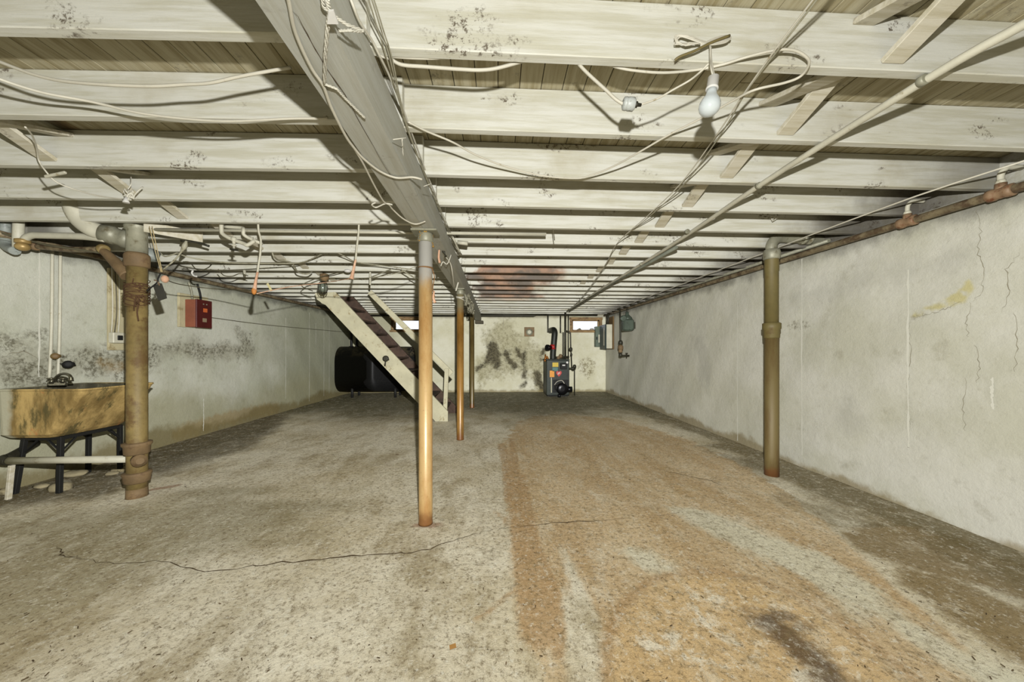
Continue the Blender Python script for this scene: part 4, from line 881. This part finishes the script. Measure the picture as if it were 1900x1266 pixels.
for dy in (.05, .18): MB().tube([(XL+.09, yr0+dy, zr1), (XL+.08, yr0+dy, zr1+.1), (XL+.06, yr0+dy-.02, 2.04)], .012, 8, 4).build('conduit', galv if dy < .1 else black_iron, t)
b = MB().tube([(XL+.03, 4.95, 1.62), (XL+.025, 6.2, 1.60), (XL+.03, 8.0, 1.62), (XL+.04, 9.5, 1.64)], .005, 6, 3).build('wall_wire', cable_d); tag(b, 'thin dark wire running level along the left wall from the red switch box', 'wire')

# ================================================================== overhead conduits
t = thing('ceiling_conduit', (1.55, 3, ZJ-.03), 'long straight whitewashed conduit strapped under the right joists, thickest of the overhead lines', 'conduit')
pts = [P(1990, -8, Z=ZJ-.02), P(1900, 45, Z=ZJ-.02), P(1712, 152, Z=ZJ-.02), P(1408, 345, Z=ZJ-.02), P(1235, 462, Z=ZJ-.02), P(1100, 546, Z=ZJ-.02), P(1052, 577, Z=ZJ-.02)]
MB().tube(pts, .0145, 12, 4).build('conduit_run', white_pipe, t)
for i, (px, py) in enumerate(((1712, 150), (1408, 345), (1275, 430), (1190, 490))):
    q = P(px, py, Z=ZJ-.02); MB().lathe(q+V((-.001, -.012, 0)), (pts[3]-pts[2]).normalized(), [(0, .0155), (.001, .0185), (.02, .0185), (.021, .0155)], 12).build('pipe_strap', galv, t); 
t = thing('grey_ceiling_pipe', (1.66, 5, ZJ-.035), 'thin blue grey pipe with a cut end, beside the long whitewashed conduit towards the boiler', 'pipe')
MB().tube([P(1255, 459, Z=ZJ-.03), P(1144, 521, Z=ZJ-.03), P(1056, 577, Z=ZJ-.03)], .016, 10, 1).build('pipe_run', simple('bluegrey_pipe', (136, 140, 124), .5, .2, var=.25, dirt=(84, 76, 56)), t)
# level pipe behind the fifth joist
b = MB().tube([(-2.95, 2.905, ZJ-.012), (.40, 2.885, ZJ-.012)], .013, 10, 1).build('level_pipe', white_pipe); tag(b, 'thin whitewashed pipe crossing over the girder just behind a joist, above the straps', 'pipe')
b = MB().tube([P(1026, 424, Y=2.8), P(1027, 432, Y=2.8), P(1029, 446, Y=2.79)], .004, 6, 3).build('hanging_wire', cable_d); tag(b, 'short wire end hanging from a joist right of the nearest column', 'wire')
b = MB().tube([P(849, 450, D=3.1), P(868, 452, D=3.1)], .018, 10, 1).build('pipe_stub', white_pipe); tag(b, 'short white pipe end poking out beside the girder above the second column', 'pipe')

# ================================================================== cables
def cab(pts, r, mat, label, name='cable', sub=6, n=8): 
    o_ = MB().tube(pts, r, n, sub).build(name, mat); return tag(o_, label, 'cable')
ZK = ZJ-.015
cab([P(-60, 90, Y=1.2), P(0, 115, Y=1.2), P(75, 142, Y=1.2), P(150, 154, Y=1.2), P(270, 160, Y=1.205), P(340, 157, Y=1.21), P(390, 154, Y=1.21), P(450, 141, Y=1.20), P(540, 125, Y=1.20)], .0052, cable_w, 'upper of the two white cables sagging across the left joists towards the girder')
cab([P(-60, 120, Y=1.2), P(0, 147, Y=1.26), P(80, 172, Y=1.32), P(170, 189, Y=1.38), P(260, 210, Y=1.42), P(350, 221, Y=1.45), P(430, 225, Y=1.46), P(540, 220, Y=1.47), P(600, 220, Y=1.47), P(606, 217, Y=1.48)], .0052, cable_w, 'lower of the two white cables sagging across the left joists, ending by the girder')
cab([P(700, 102, Y=1.17), P(722, 108, Y=1.19), P(745, 120, Y=1.2), P(790, 124, Y=1.2), P(860, 129, Y=1.2), P(895, 130, Y=1.2), P(925, 126, Y=1.2), P(972, 113, Y=1.2)], .0058, cable_w, 'white cable bowed under the first joist just right of the girder')
cab([P(722, 104, Y=1.185), P(760, 107, Y=1.185), P(800, 108, Y=1.185), P(840, 106, Y=1.19)], .005, cable_w, 'short straight white cable tucked against the first joist right of the girder')
cab([P(1110, 113, Y=1.19), P(1135, 122, Y=1.2), P(1170, 130, Y=1.2), P(1230, 135, Y=1.2), P(1290, 130, Y=1.19), P(1340, 120, Y=1.16), P(1385, 106, Y=1.12), P(1440, 93, Y=1.10), P(1475, 94, Y=1.10), P(1498, 108, Y=1.11), P(1500, 122, Y=1.13), P(1485, 142, Y=1.17), P(1455, 154, Y=1.19), P(1400, 167, Y=1.22), P(1360, 187, Y=1.3), P(1300, 220, Y=1.42), P(1240, 251, Z=ZK), P(1190, 280, Z=ZK), P(1140, 308, Z=ZK), P(1095, 326, Z=ZK-.01), P(1065, 331, Z=ZK-.012), P(1000, 325, Z=ZK-.01), P(930, 306, Z=ZK), P(880, 286, Z=ZK), P(840, 264, Z=ZK), P(790, 243, Z=ZK), P(757, 226, Z=ZK)], .0044, cable_w, 'long white cable looping around the right bay and sagging back towards the girder')
# plug and bulb
t = thing('cord_connector', P(1172, 194, D=1.2), 'grey white round plug connector hanging on a slack cord left of the light bulb', 'plug')
q0, q1 = P(1155, 192, D=1.2), P(1178, 194, D=1.2); ax = q1-q0; blu = simple('grey_white_plastic', (190, 194, 188), .45, var=.15, dirt=(120, 116, 96), dscale=60, bump=.1)
MB().lathe(q0, ax, [(0, .012), (.004, .020), (.012, .0215), (.014, .0205), (.018, .0205), (.020, .0215), (ax.length-.004, .0215), (ax.length, .016)], 18).build('connector_body', blu, t)
MB().lathe(q1, ax, [(0, .010), (.008, .010), (.010, .006), (.022, .005)], 10).build('strain_relief', dark_pipe, t)
MB().tube([P(1072, 117, Y=1.19), P(1090, 136, D=1.2), P(1125, 168, D=1.2), P(1142, 184, D=1.2), P(1156, 193, D=1.2)], .0055, 8, 6).build('thick_cord', cable_w, t)
MB().tube([P(1190, 194, D=1.2), P(1220, 183, D=1.2), P(1250, 166, D=1.19), P(1280, 149, D=1.17), P(1300, 133, D=1.13), P(1315, 118, D=1.11)], .0033, 8, 6).build('thin_cord', cable_w, t)
t = thing('light_bulb', P(1320, 150, D=1.1), 'unlit white light bulb hanging by its cord from a coiled bundle', 'light bulb')
qa, qb = P(1324, 143, D=1.1), P(1314, 216, D=1.1); dn = (qb-qa).normalized()
MB().lathe(qa, dn, [(0, .012), (.002, .0165), (.034, .0165), (.036, .0185), (.040, .0185), (.041, .015)], 20).build('socket', white_pl, t)
gb = simple('frosted_bulb_glass', (214, 222, 222), .15, bump=0, spec=.7)
MB().lathe(qa+dn*.039, dn, [(0, .0145), (.014, .0155), (.024, .019), (.034, .0255), (.046, .0305), (.058, .0315), (.068, .0285), (.077, .021), (.082, .011), (.0835, .003)], 24).build('bulb', gb, t)
jf = P(1305, 75, Y=1.12)
MB().tube([P(1317, 80, Y=1.125), P(1318, 92, Y=1.115), P(1318, 110, Y=1.11), P(1319, 125, D=1.1), P(1323, 142, D=1.1)], .0028, 6, 4).build('cord', cable_w, t)
MB().tube([P(1319, 82, Y=1.125), P(1320, 110, Y=1.11), P(1326, 142, D=1.1)], .0022, 6, 4).build('cord', cable_w, t)
b = MB(); rd = random.Random(2)
for i in range(9):
    r0 = rd.uniform(-1, 1); pts = [P(1300+rd.uniform(-6, 6), 80+r0*2, Y=1.118), P(1275+r0*3, 82-r0*3, Y=1.115), P(1254+rd.uniform(-3, 5), 78+r0*5, Y=1.12), P(1258+r0*4, 67+r0*2, Y=1.12), P(1278, 69+r0*3, Y=1.115), P(1310, 80+r0*3, Y=1.112), P(1335, 78+r0*4, Y=1.115), P(1352+rd.uniform(-3, 3), 74+r0*3, Y=1.12), P(1352+r0*2, 66, Y=1.12), P(1330, 72+r0*3, Y=1.115), P(1300, 84+r0*2, Y=1.112)]
    b.tube(pts, .0019, 5, 3)
b.build('coiled_bundle', cable_w, t)
MB().tube([P(1354, 66, Y=1.11), P(1320, 79, Y=1.108), P(1290, 94, Y=1.112), P(1262, 105, Y=1.12), P(1252, 112, Y=1.128)], .004, 6, 4).build('cord_tail', simple('olive_cord', (120, 108, 66), .6), t)
# thin cable pair under the right joists
for k, (dx, lab) in enumerate(((0, 'brighter of the thin pair of cables running diagonally past the bulb'), (7, 'dimmer of the thin pair of cables running diagonally past the bulb'))):
    cab([P(1560+dx, -70, Z=ZK), P(1508+dx, 0, Z=ZK), P(1440+dx*.8, 90, Z=ZK), P(1383+dx*.3, 170, Z=ZK), P(1330+dx, 250, Z=ZK), P(1262+dx, 342, Z=ZK), P(1200+dx*.7, 402, Z=ZK), P(1145, 452, Z=ZK), P(1120+dx*.3, 496, Z=ZK), P(1085+dx*.3, 545, Z=ZK), P(1062+dx*.2, 570, Z=ZK)], .0030, cable_w if k == 0 else cable_g, lab)
# girder face cables
gx = lambda y: -.41-.006*(y-1)+.006
def gface(px, py, o=.0):  # point on the right face of the girder
    q_ = P(px, py, X=-.402+o); return q_
cab([P(640, -30, D=.93), P(655, 10, D=.95), P(668, 42, D=1.0), P(690, 75, D=1.08), P(705, 105, D=1.14), P(722, 140, D=1.24), P(745, 195, D=1.4), P(765, 250, D=1.6), P(790, 318, D=1.95), P(808, 362, D=2.25), P(822, 405, D=2.62), P(843, 452, D=3.2), P(854, 470, D=3.5), P(850, 474, D=3.5)], .004, cable_w, 'thick white cable following the upper edge of the girder')
for k, (a_, lab) in enumerate(((684, 'outermost thin grey cable strung beside the right face of the girder'), (690, 'middle thin grey cable strung beside the right face of the girder'), (694, 'innermost thin grey cable strung beside the right face of the girder'))):
    cab([P(a_-22, -60, Z=ZK+.005), P(a_, 0, Z=ZK), P(a_+17, 55, Z=ZK), P(a_+34, 110, Z=ZK), P(738+k*2, 180, Z=ZK), P(756+k, 240, Z=ZK), P(780+k, 305, Z=ZK), P(803+k*1.5, 362, Z=ZK), P(820+k*2, 402, Z=ZK), P(842+k*2, 455, Z=ZK), P(855+k, 472, Z=ZK)], .0022, cable_g, lab)
# cables under the girder
ZG = zc-.008
cab([P(520, -40, Z=ZG), P(535, 0, Z=ZG), P(545, 50, Z=ZG), P(560, 90, Z=ZG), P(580, 130, Z=ZG), P(600, 160, Z=ZG), P(615, 200, Z=ZG), P(640, 250, Z=ZG), P(655, 272, Z=ZG), P(675, 295, Z=ZG), P(705, 318, Z=ZG), P(735, 330, Z=ZG), P(765, 329, Z=ZG), P(783, 333, Z=ZG)], .0048, cable_w, 'thick white cable sagging along the underside of the girder')
cab([P(652, 268, Z=ZG+.004), P(672, 300, Z=ZG), P(695, 345, Z=ZG), P(712, 374, Z=ZG), P(722, 380, Z=ZG), P(728, 388, Z=ZG), P(748, 406, Z=ZG-.01), P(770, 416, Z=ZG-.01), P(789, 411, Z=ZG)], .0042, cable_w, 'white cable leaving the girder edge and looping to the top of the nearest column')
def twine(pts, label, r=.0025, name='twine', sub=6):
    b = MB(); P0 = [V(p) for p in pts]
    for s in (0, 1, 2):
        q_ = []
        for i in range(len(P0)-1):
            for k in range(8):
                t_ = k/8; a = (i*8+k)*.9+s*2.1; q_.append(P0[i].lerp(P0[i+1], t_)+V((math.cos(a), 0, math.sin(a)))*r*.8)
        q_.append(P0[-1]); b.tube(q_, r*.6, 5, 1)
    return tag(b.build(name, rope_m), label, 'string')
twine([P(607, 0, Z=ZG), P(612, 22, Z=ZG-.005), P(608, 50, Z=ZG-.012), P(604, 100, Z=ZG-.015), P(602, 158, Z=ZG-.006)], 'white string hanging along the girder underside down to the thick cable', .0042)
twine([P(598, -12, Z=ZG), P(600, 12, Z=ZG-.004), P(620, 30, Z=ZG-.004), P(645, 46, Z=ZG), P(676, 58, Z=ZG+.02)], 'frayed white string stretched slantwise to the girder edge, above the white card', .0035)
twine([P(629, 57, Z=ZG-.01), P(650, 56, Z=ZG-.01), P(672, 59, Z=ZG+.02)], 'short white string running from the white card to a nail on the girder', .003)
twine([P(602, 156, Z=ZG-.006), P(625, 165, Z=ZG-.003), P(640, 182, Z=ZG), P(658, 200, Z=ZG), P(678, 220, Z=ZG-.002)], 'frayed white string end splayed across the girder underside', .003)
twine([P(746, 258, D=1.45), P(748, 290, D=1.52), P(742, 318, D=1.6), P(736, 324, D=1.6)], 'looped white string hanging on the girder face above the nearest column', .002)
twine([P(786, 345, D=2.0), P(788, 380, D=2.1), P(787, 412, D=2.2), P(792, 425, D=2.3)], 'white string hanging down the girder to the head of the nearest column', .002)
b = MB(); a_, b_, c_, d_ = P(609, 22, Z=ZG-.02), P(619, 20, Z=ZG-.02), P(628, 45, Z=ZG-.024), P(607, 45, Z=ZG-.024); up = V((0, 0, .004))
b.prism([a_, b_, c_, d_], [a_+up, b_+up, c_+up, d_+up]); tag(b.build('white_card', white_pl), 'small white card tied into the string on the girder underside', 'card')
for i, (p0_, p1_, lab) in enumerate((((729, 259), (753, 256), 'upper long nail bent across the girder face'), ((764, 332), (783, 333), 'lower long nail bent across the girder face'), ((786, 346), (800, 341), 'thin nail across the girder just in front of the nearest column'))):
    o_ = MB().cyl(P(*p0_, Z=ZG), P(*p1_, Z=ZG+.02), .0018, 6).build('nail', rope_m); tag(o_, lab, 'nail')

# things round the girder beyond the near column
def strap(pts, r, mat, name, label, cat='strap'): return tag(MB().tube(pts, r, 8, 4).build(name, mat), label, cat)
o = MB().board(P(817, 394, D=2.75), P(815, 450, D=2.75), .018, .014, (1, 0, 0), .003).build('white_strap', white_pipe); tag(o, 'stiff white strap hanging beside the girder behind the nearest column', 'strap')
strap([P(815, 464, D=2.75), P(814, 478, D=2.75), P(816, 488, D=2.75)], lambda t: .007+.003*t, peach, 'peach_rag', 'short peach coloured rag hanging beside the girder behind the nearest column', 'rag')
strap([P(823, 455, D=3.0), P(821, 440, D=3.0), P(826, 434, D=3.0), P(834, 434, D=3.0), P(842, 444, D=3.0), P(848, 458, D=3.1), P(853, 468, D=3.2)], .009, white_pipe, 'bent_pipe', 'bent white pipe hooked against the girder side behind the nearest column', 'pipe')
strap([P(807, 440, D=2.7), P(813, 452, D=2.7), P(822, 465, D=2.8), P(827, 476, D=2.8)], lambda t: .008+.004*math.sin(t*20), dark_pipe, 'dark_knot', 'knotted dark rag hanging beside the girder behind the nearest column', 'rag')
strap([P(828, 478, D=3), P(836, 490, D=3.1), P(840, 510, D=3.2), P(843, 535, D=3.6)], .004, rope_m, 'string', 'white string trailing down the girder side towards the second column', 'string')
strap([P(837, 473, D=3), P(830, 490, D=3.0), P(822, 486, D=3.0), P(818, 494, D=3)], .004, rope_m, 'string', 'curled white string end on the girder side behind the nearest column', 'string')
strap([P(854, 511, D=4.1), P(850, 525, D=4.1), P(846, 540, D=4.1)], .009, rope_m, 'white_stick', 'short white stick leaning by the girder at the head of the second column', 'stick')
strap([P(861, 515, D=4.6), P(861, 535, D=4.6), P(860, 558, D=4.6)], .010, galv, 'pale_pipe_end', 'short pale pipe hanging beside the head of the second column', 'pipe')
rd = random.Random(8)
for i, lab in enumerate(('tangled pale wire loops on the girder side just beyond the second column', 'second tangle of pale wires on the girder side, nearer the third column')):
    b = MB()
    for k in range(9):
        px, py = 866+i*7, 556+i*14; pts = [P(px+rd.uniform(-5, 6), py+rd.uniform(-12, 12), D=4.9+i*.6+rd.uniform(0, .3)) for _ in range(5)]; b.tube(pts, .006, 5, 4)
    tag(b.build('wire_tangle', cable_g), lab, 'wire')

# ================================================================== things hanging from the left joists
t = thing('water_pipe_loop', P(440, 440, Y=2.95), 'whitewashed pipe loop with a stop valve, hanging between the left joists', 'pipe')
MB().tube([P(411, 414, Y=2.86), P(411, 428, Y=2.86), P(414, 435, Y=2.86), P(430, 444, Y=2.86), P(452, 452, Y=2.87), P(459, 455, Y=2.87), P(472, 447, Y=2.9)], .0145, 12, 4).build('lower_bend', white_pipe, t)
MB().tube([P(417, 421, Y=2.9), P(448, 423, Y=2.9), P(452, 427, Y=2.88), P(452, 435, Y=2.88), P(462, 442, Y=2.9), P(480, 450, Y=2.92), P(485, 452, Y=2.95)], .013, 12, 4).build('upper_bend', white_pipe, t)
q = P(434, 445, Y=2.86); b = MB().lathe(q+V((0, 0, .02)), (0, 0, -1), [(0, .014), (.01, .02), (.03, .02), (.035, .012), (.06, .010), (.062, .018), (.07, .018), (.072, .008), (.095, .007)], 12).build('valve_body', white_pipe, t)
MB().lathe(q-V((0, 0, .072)), (0, 0, -1), [(0, .012), (.004, .028), (.010, .028), (.014, .012)], 14).build('hand_wheel', dark_pipe, b)
def hang(pts, D, split, label):
    t_ = thing('hanging_strap', P(*pts[0], D=D), label, 'strap')
    MB().tube([P(a, b_, D=D) for a, b_ in pts[:split+1]], .0075, 8, 4).build('strap', white_pipe, t_)
    MB().tube([P(a, b_, D=D) for a, b_ in pts[split:]], lambda u: .008+.010*u*u, 8, 4).build('peach_end', peach, t_)
hang([(479, 415), (480, 430), (484, 445), (483, 470), (480, 490), (478, 505), (474, 525), (472, 540)], 2.72, 5, 'white strap with a peach coloured end hanging from the joists near the valve loop')
hang([(666, 415), (665, 435), (662, 460), (660, 482), (656, 500), (652, 518)], 2.72, 3, 'white strap with a peach coloured end hanging from the joists left of the nearest column')
q = P(472, 541, D=2.72); o = MB().rock(q, .022, 4, (1, 1, 1.2)).build('hanging_weight', simple('orange_lump', (196, 128, 58), .7, var=.3)); tag(o, 'small orange knob below the strap end, against the brown pipe', 'knob')
cab([P(476, 545, D=2.72), P(540, 532, D=2.9), P(600, 525, D=3.2), P(650, 517, D=2.75)], .0032, peach, 'thin peach coloured cord joining the two hanging straps')
cab([P(655, 517, D=2.74), P(700, 514, D=3), P(740, 506, D=3.1), P(790, 488, D=3.1)], .003, cable_g, 'thin pale cord running from the strap end to the nearest column')
cab([P(310, 520, D=2.75), P(335, 528, D=3), P(395, 536, D=3.3), P(472, 540, D=3)], .004, cable_d, 'thin dark cord joining the bulb shaped knob and the first hanging strap')
o = MB().board(P(496, 526, D=3.0), P(504, 540, D=3.0), .018, .006, (1, 0, 0), .001).build('yellow_tag', simple('yellowed_card', (214, 204, 150), .7)); tag(o, 'small yellowed tag hanging tilted right of the orange knob', 'tag')
# twin strings, knob and dark tag beside the soil stack
for k, lab in enumerate(('taut pale string from the joist to the peach knob, nearer the soil stack', 'taut pale string from the joist to the peach knob, farther from the soil stack')):
    o = MB().tube([P(277+5*k, 420, D=2.66), P(288+4*k, 465, D=2.66), P(299+2*k, 505, D=2.66)], .0028, 6, 3).build('string', simple('straw_string', (196, 176, 128), .8) if k == 0 else bpy.data.materials['straw_string']); tag(o, lab, 'string')
o = MB().sphere(P(306, 518, D=2.66), .024, 12, (1, 1, 1.2)).build('hanging_weight', peach); tag(o, 'round peach knob hanging from two strings beside the soil stack', 'knob')
a_, b_ = P(290, 530, D=2.66), P(306, 556, D=2.66)
o = MB().board(P(292, 528, D=2.66), P(302, 556, D=2.66), .062, .012, (1, 0, 0), .002).build('dark_tag', simple('charcoal_tag', (62, 60, 50), .8, var=.2, bump=.4)); tag(o, 'dark rectangular tag hanging tilted beside the soil stack', 'tag')
strap([P(296, 530, D=2.65), P(292, 522, D=2.65), P(286, 520, D=2.65)], .004, copper, 'clip', 'small reddish clip on top of the dark tag', 'clip')
cab([P(298, 507, D=2.66), P(293, 518, D=2.65), P(292, 524, D=2.65), P(280, 534, D=2.64), P(272, 540, D=2.63)], .005, black_iron, 'short black cord from the peach knob to the wires round the soil stack')
# the rag / branch like cords and the white cap behind
o = MB().lathe(P(282, 466, D=2.95), (0, -.3, -1), [(0, .055), (.06, .055), (.08, .045), (.085, .02)], 18).build('pipe_end', bl); tag(o, 'pale blue grey capped pipe end just behind the soil stack', 'pipe')
strap([P(346, 447, D=2.9), P(341, 460, D=2.9), P(330, 476, D=2.9), P(318, 488, D=2.9), P(303, 500, D=2.9)], lambda t: .006+.014*math.exp(-((t-.2)/.12)**2), cable_g, 'twisted_rag', 'twisted grey rag hanging slantwise right of the soil stack', 'rag')
cab([P(296, 468, D=3.0), P(306, 476, D=3), P(322, 472, D=3), P(330, 470, D=3), P(345, 476, D=3), P(380, 483, D=3.1), P(430, 488, D=3.3), P(500, 489, D=3.6), P(560, 487, D=3.8), P(600, 470, D=3.6), P(606, 467, D=3.55)], .006, cable_g, 'pale cable sagging below the left joists beyond the twisted rag')
cab([P(505, 468, D=3.5), P(508, 476, D=3.5), P(516, 483, D=3.6), P(528, 484, D=3.7), P(541, 488, D=3.8), P(547, 496, D=3.9), P(552, 504, D=4.0), P(562, 508, D=4.1), P(572, 508, D=4.1), P(579, 504, D=4.2)], .008, cable_g, 'thick pale cable bent like a step below the left joists')
cab([P(624, 468, D=3.5), P(640, 476, D=3.6), P(662, 487, D=3.8), P(700, 492, D=4), P(740, 497, D=4), P(775, 502, D=4)], .006, cable_g, 'pale cable running from the left joists towards the nearest column')
cab([P(690, 514, D=4.3), P(705, 508, D=4.2), P(720, 502, D=4.1), P(726, 500, D=4)], .007, cable_g, 'short pale cable stub below the joists near the top of the stairs')
cab([P(744, 500, D=4.1), P(760, 510, D=4.1), P(775, 520, D=4.2)], .007, cable_g, 'short pale cable slanting down behind the nearest column')
cab([P(340, 486, D=3.3), P(352, 487, D=3.3), P(362, 498, D=3.5), P(372, 502, D=3.6), P(386, 497, D=3.6), P(393, 490, D=3.5)], .005, cable_d, 'dark wire dipping between the left joists above the red switch box')
cab([P(405, 500, D=3.8), P(415, 511, D=3.9), P(430, 513, D=4), P(445, 508, D=4), P(460, 512, D=4.1)], .005, cable_d, 'second dark wire dipping between the left joists, right of the red switch box')
strap([P(358, 502, D=3.4), P(356, 507, D=3.4), P(360, 512, D=3.4), P(365, 513, D=3.4)], .008, white_pl, 'white_hook', 'small white hook hanging under the joists above the red switch box', 'hook')
o = MB().board(P(453, 500, Z=ZJ), P(455, 512, D=4.18), .025, .015, (1, 0, 0), .003).build('white_peg', white_pipe); tag(o, 'short white peg under the left joists near the first hanging strap', 'peg')
o = MB().board(P(687, 505, D=4.37), P(687, 529, D=4.37), .02, .02, (1, 0, 0), .003).build('white_peg', white_pipe); tag(o, 'short white peg under the joists above the stair handrail', 'peg')
# lamp with a wire guard at the head of the stairs
t = thing('caged_lamp', P(600, 515, D=4.6), 'dark lamp in a wire guard hanging from the joists at the top of the stairs', 'lamp')
q = P(602, 515, D=4.6); MB().lathe(q+V((0, 0, .05)), (0, 0, -1), [(0, .03), (.01, .055), (.07, .055), (.08, .035), (.10, .03)], 16).build('lamp_holder', iron_r, t)
MB().sphere(P(599, 534, D=4.6), .052, 14, (1, 1, 1.15)).build('lamp_glass', simple('smoky_glass', (120, 128, 112), .2, bump=0, spec=.7), t)
b = MB(); cq = P(599, 534, D=4.6)
for k in range(4):
    a = math.pi*k/4; b.tube([(cq.x+math.cos(a)*.062*math.cos(u), cq.y+math.sin(a)*.062*math.cos(u), cq.z+.085*math.sin(u)) for u in [2*math.pi*i/20 for i in range(21)]], .004, 5, 1, False)
b.build('wire_guard', dark_pipe, t)
cab([P(580, 540, D=4.6), P(560, 530, D=4.4), P(590, 516, D=4.5), P(620, 508, D=4.4), P(640, 502, D=4.3)], .006, cable_d, 'dark cable feeding the caged lamp above the stairs')
o = MB().sphere(P(645, 503, D=4.29), .035, 10, (1.2, 1, .6)).build('white_lump', white_pl); tag(o, 'small white knob under the joists right of the caged lamp', 'knob')  # small white lump, what it is made of is unknown
# wire and clip on the left joists, front
cab([P(47, 236, Y=1.62), P(60, 252, Y=1.7), P(68, 275, Y=1.8), P(72, 298, Y=1.87), P(85, 318, Y=1.87), P(105, 338, Y=1.9), P(140, 352, Y=1.95), P(180, 363, Y=2.05), P(228, 370, Y=2.2)], .0034, cable_w, 'thin white wire with a peg, drooping over the left joists')
o = MB().board(P(84, 328, Y=1.86), P(122, 320, Y=1.86), .012, .012, (0, 0, 1), .002).build('white_peg', white_pipe); tag(o, 'white peg tied crosswise on the drooping thin wire at the left joists', 'peg')
b = MB(); rd = random.Random(4)
for k in range(8):
    b.tube([P(236+rd.uniform(-8, 12), 362+rd.uniform(-12, 10), Y=2.2+rd.uniform(-.02, .01)) for _ in range(4)], .0036, 5, 4)
b.tube([P(243, 327, Y=2.25), P(243, 342, Y=2.2), P(237, 352, Y=2.2)], .003, 5, 4); b.tube([P(265, 347, Y=2.22), P(258, 353, Y=2.2), P(250, 362, Y=2.2), P(248, 370, Y=2.2)], .003, 5, 4)
tag(b.build('string_knot', rope_m), 'knot of white string on a bridging board of the left joists', 'string')
o = MB().lathe(P(234, 366, Y=2.18), (0, 0, -1), [(0, .006), (.03, .016), (.034, .016)], 10).build('white_bell', white_pl); tag(o, 'tiny white bell shaped cap hanging under the string knot', 'cap')
# small knot on the right joists
b = MB(); 
for k in range(5): b.tube([P(1437+rd.uniform(-6, 6), 405+rd.uniform(-5, 6), Y=2.72) for _ in range(4)], .004, 5, 4)
tag(b.build('string_knot', rope_m), 'tiny white string knot on a right joist above the tall drain stack', 'string')
o = MB().tube([P(697, 376, Z=ZG), P(690, 380, Z=ZG-.01), P(698, 385, Z=ZG-.01), P(715, 378, Z=ZG), P(728, 380, Z=ZG)], .004, 6, 5).build('looped_wire', rope_m); tag(o, 'little loop of white wire at the left edge of the girder', 'wire')

o = MB().board(P(266, 420, D=2.74), P(376, 441, D=3.03), .085, .02, (0, -.2, 1), .002).build('loose_board', mbr); tag(o, 'loose pale board slanting under the left joists beside the soil stack top', 'board')
o = MB().tube([P(335, 447, D=3.0), P(365, 450, D=3.05), P(388, 457, D=3.08)], .010, 8, 3).build('dark_stick', dark_pipe); tag(o, 'thin dark stick just below the loose board', 'stick')
# ================================================================== floor bits
sg = 'rubble stones under the laundry sink'
for i, (px, py, r, lab) in enumerate(((112, 908, .075, 'pale rubble stone under the near leg of the laundry sink'), (12, 915, .06, 'rubble stone at the left picture edge beside the prop stick'), (138, 884, .075, 'white rubble stone by the wall under the laundry sink'), (78, 905, .045, 'small flat rubble stone between the prop stick and the sink leg'), (222, 874, .06, 'pale rubble stone just left of the soil stack'), (208, 880, .04, 'small dark rubble stone near the soil stack, under the sink'))):
    q = P(px, py, Z=.0); q.x = max(q.x, XL+.08); o = MB().rock((q.x, q.y, r*.22), r, i+3, (1.25, .9, .45)).build('stone', stone); tag(o, lab, 'stone', sg)
b = MB(); rd = random.Random(9)
for i in range(420):
    px = rd.uniform(-20, 1920); py = 1290-480*rd.random()**1.3; q = P(px, py, Z=0)
    if not (XL+.1 < q.x < XR-.1) or q.y > 9 or q.y < .9: continue
    s = rd.uniform(.0008, .0026)*(1+(q.y > 3)*1.2); a = rd.uniform(0, 3.14); L_ = s*rd.uniform(1, 3.2)
    b.board(q+V((-math.cos(a)*L_, -math.sin(a)*L_, .0015)), q+V((math.cos(a)*L_, math.sin(a)*L_, .003)), s*1.5, s*.6, (math.sin(a), -math.cos(a), 0), 0)
tag(b.build('floor_debris', simple('debris_brown', (100, 80, 52), .9, var=.5, bump=0)), 'tiny dark chips and crumbs scattered over the concrete floor', 'debris', kind='stuff')
q = P(840, 1203, Z=0); o = MB().board(q+V((-.012, 0, .003)), q+V((.012, .006, .006)), .02, .002, (0, 1, 0), 0).build('dry_leaf', simple('leaf_orange', (180, 134, 72), .8)); tag(o, 'tiny curled orange leaf lying on the pale floor near the front', 'leaf')
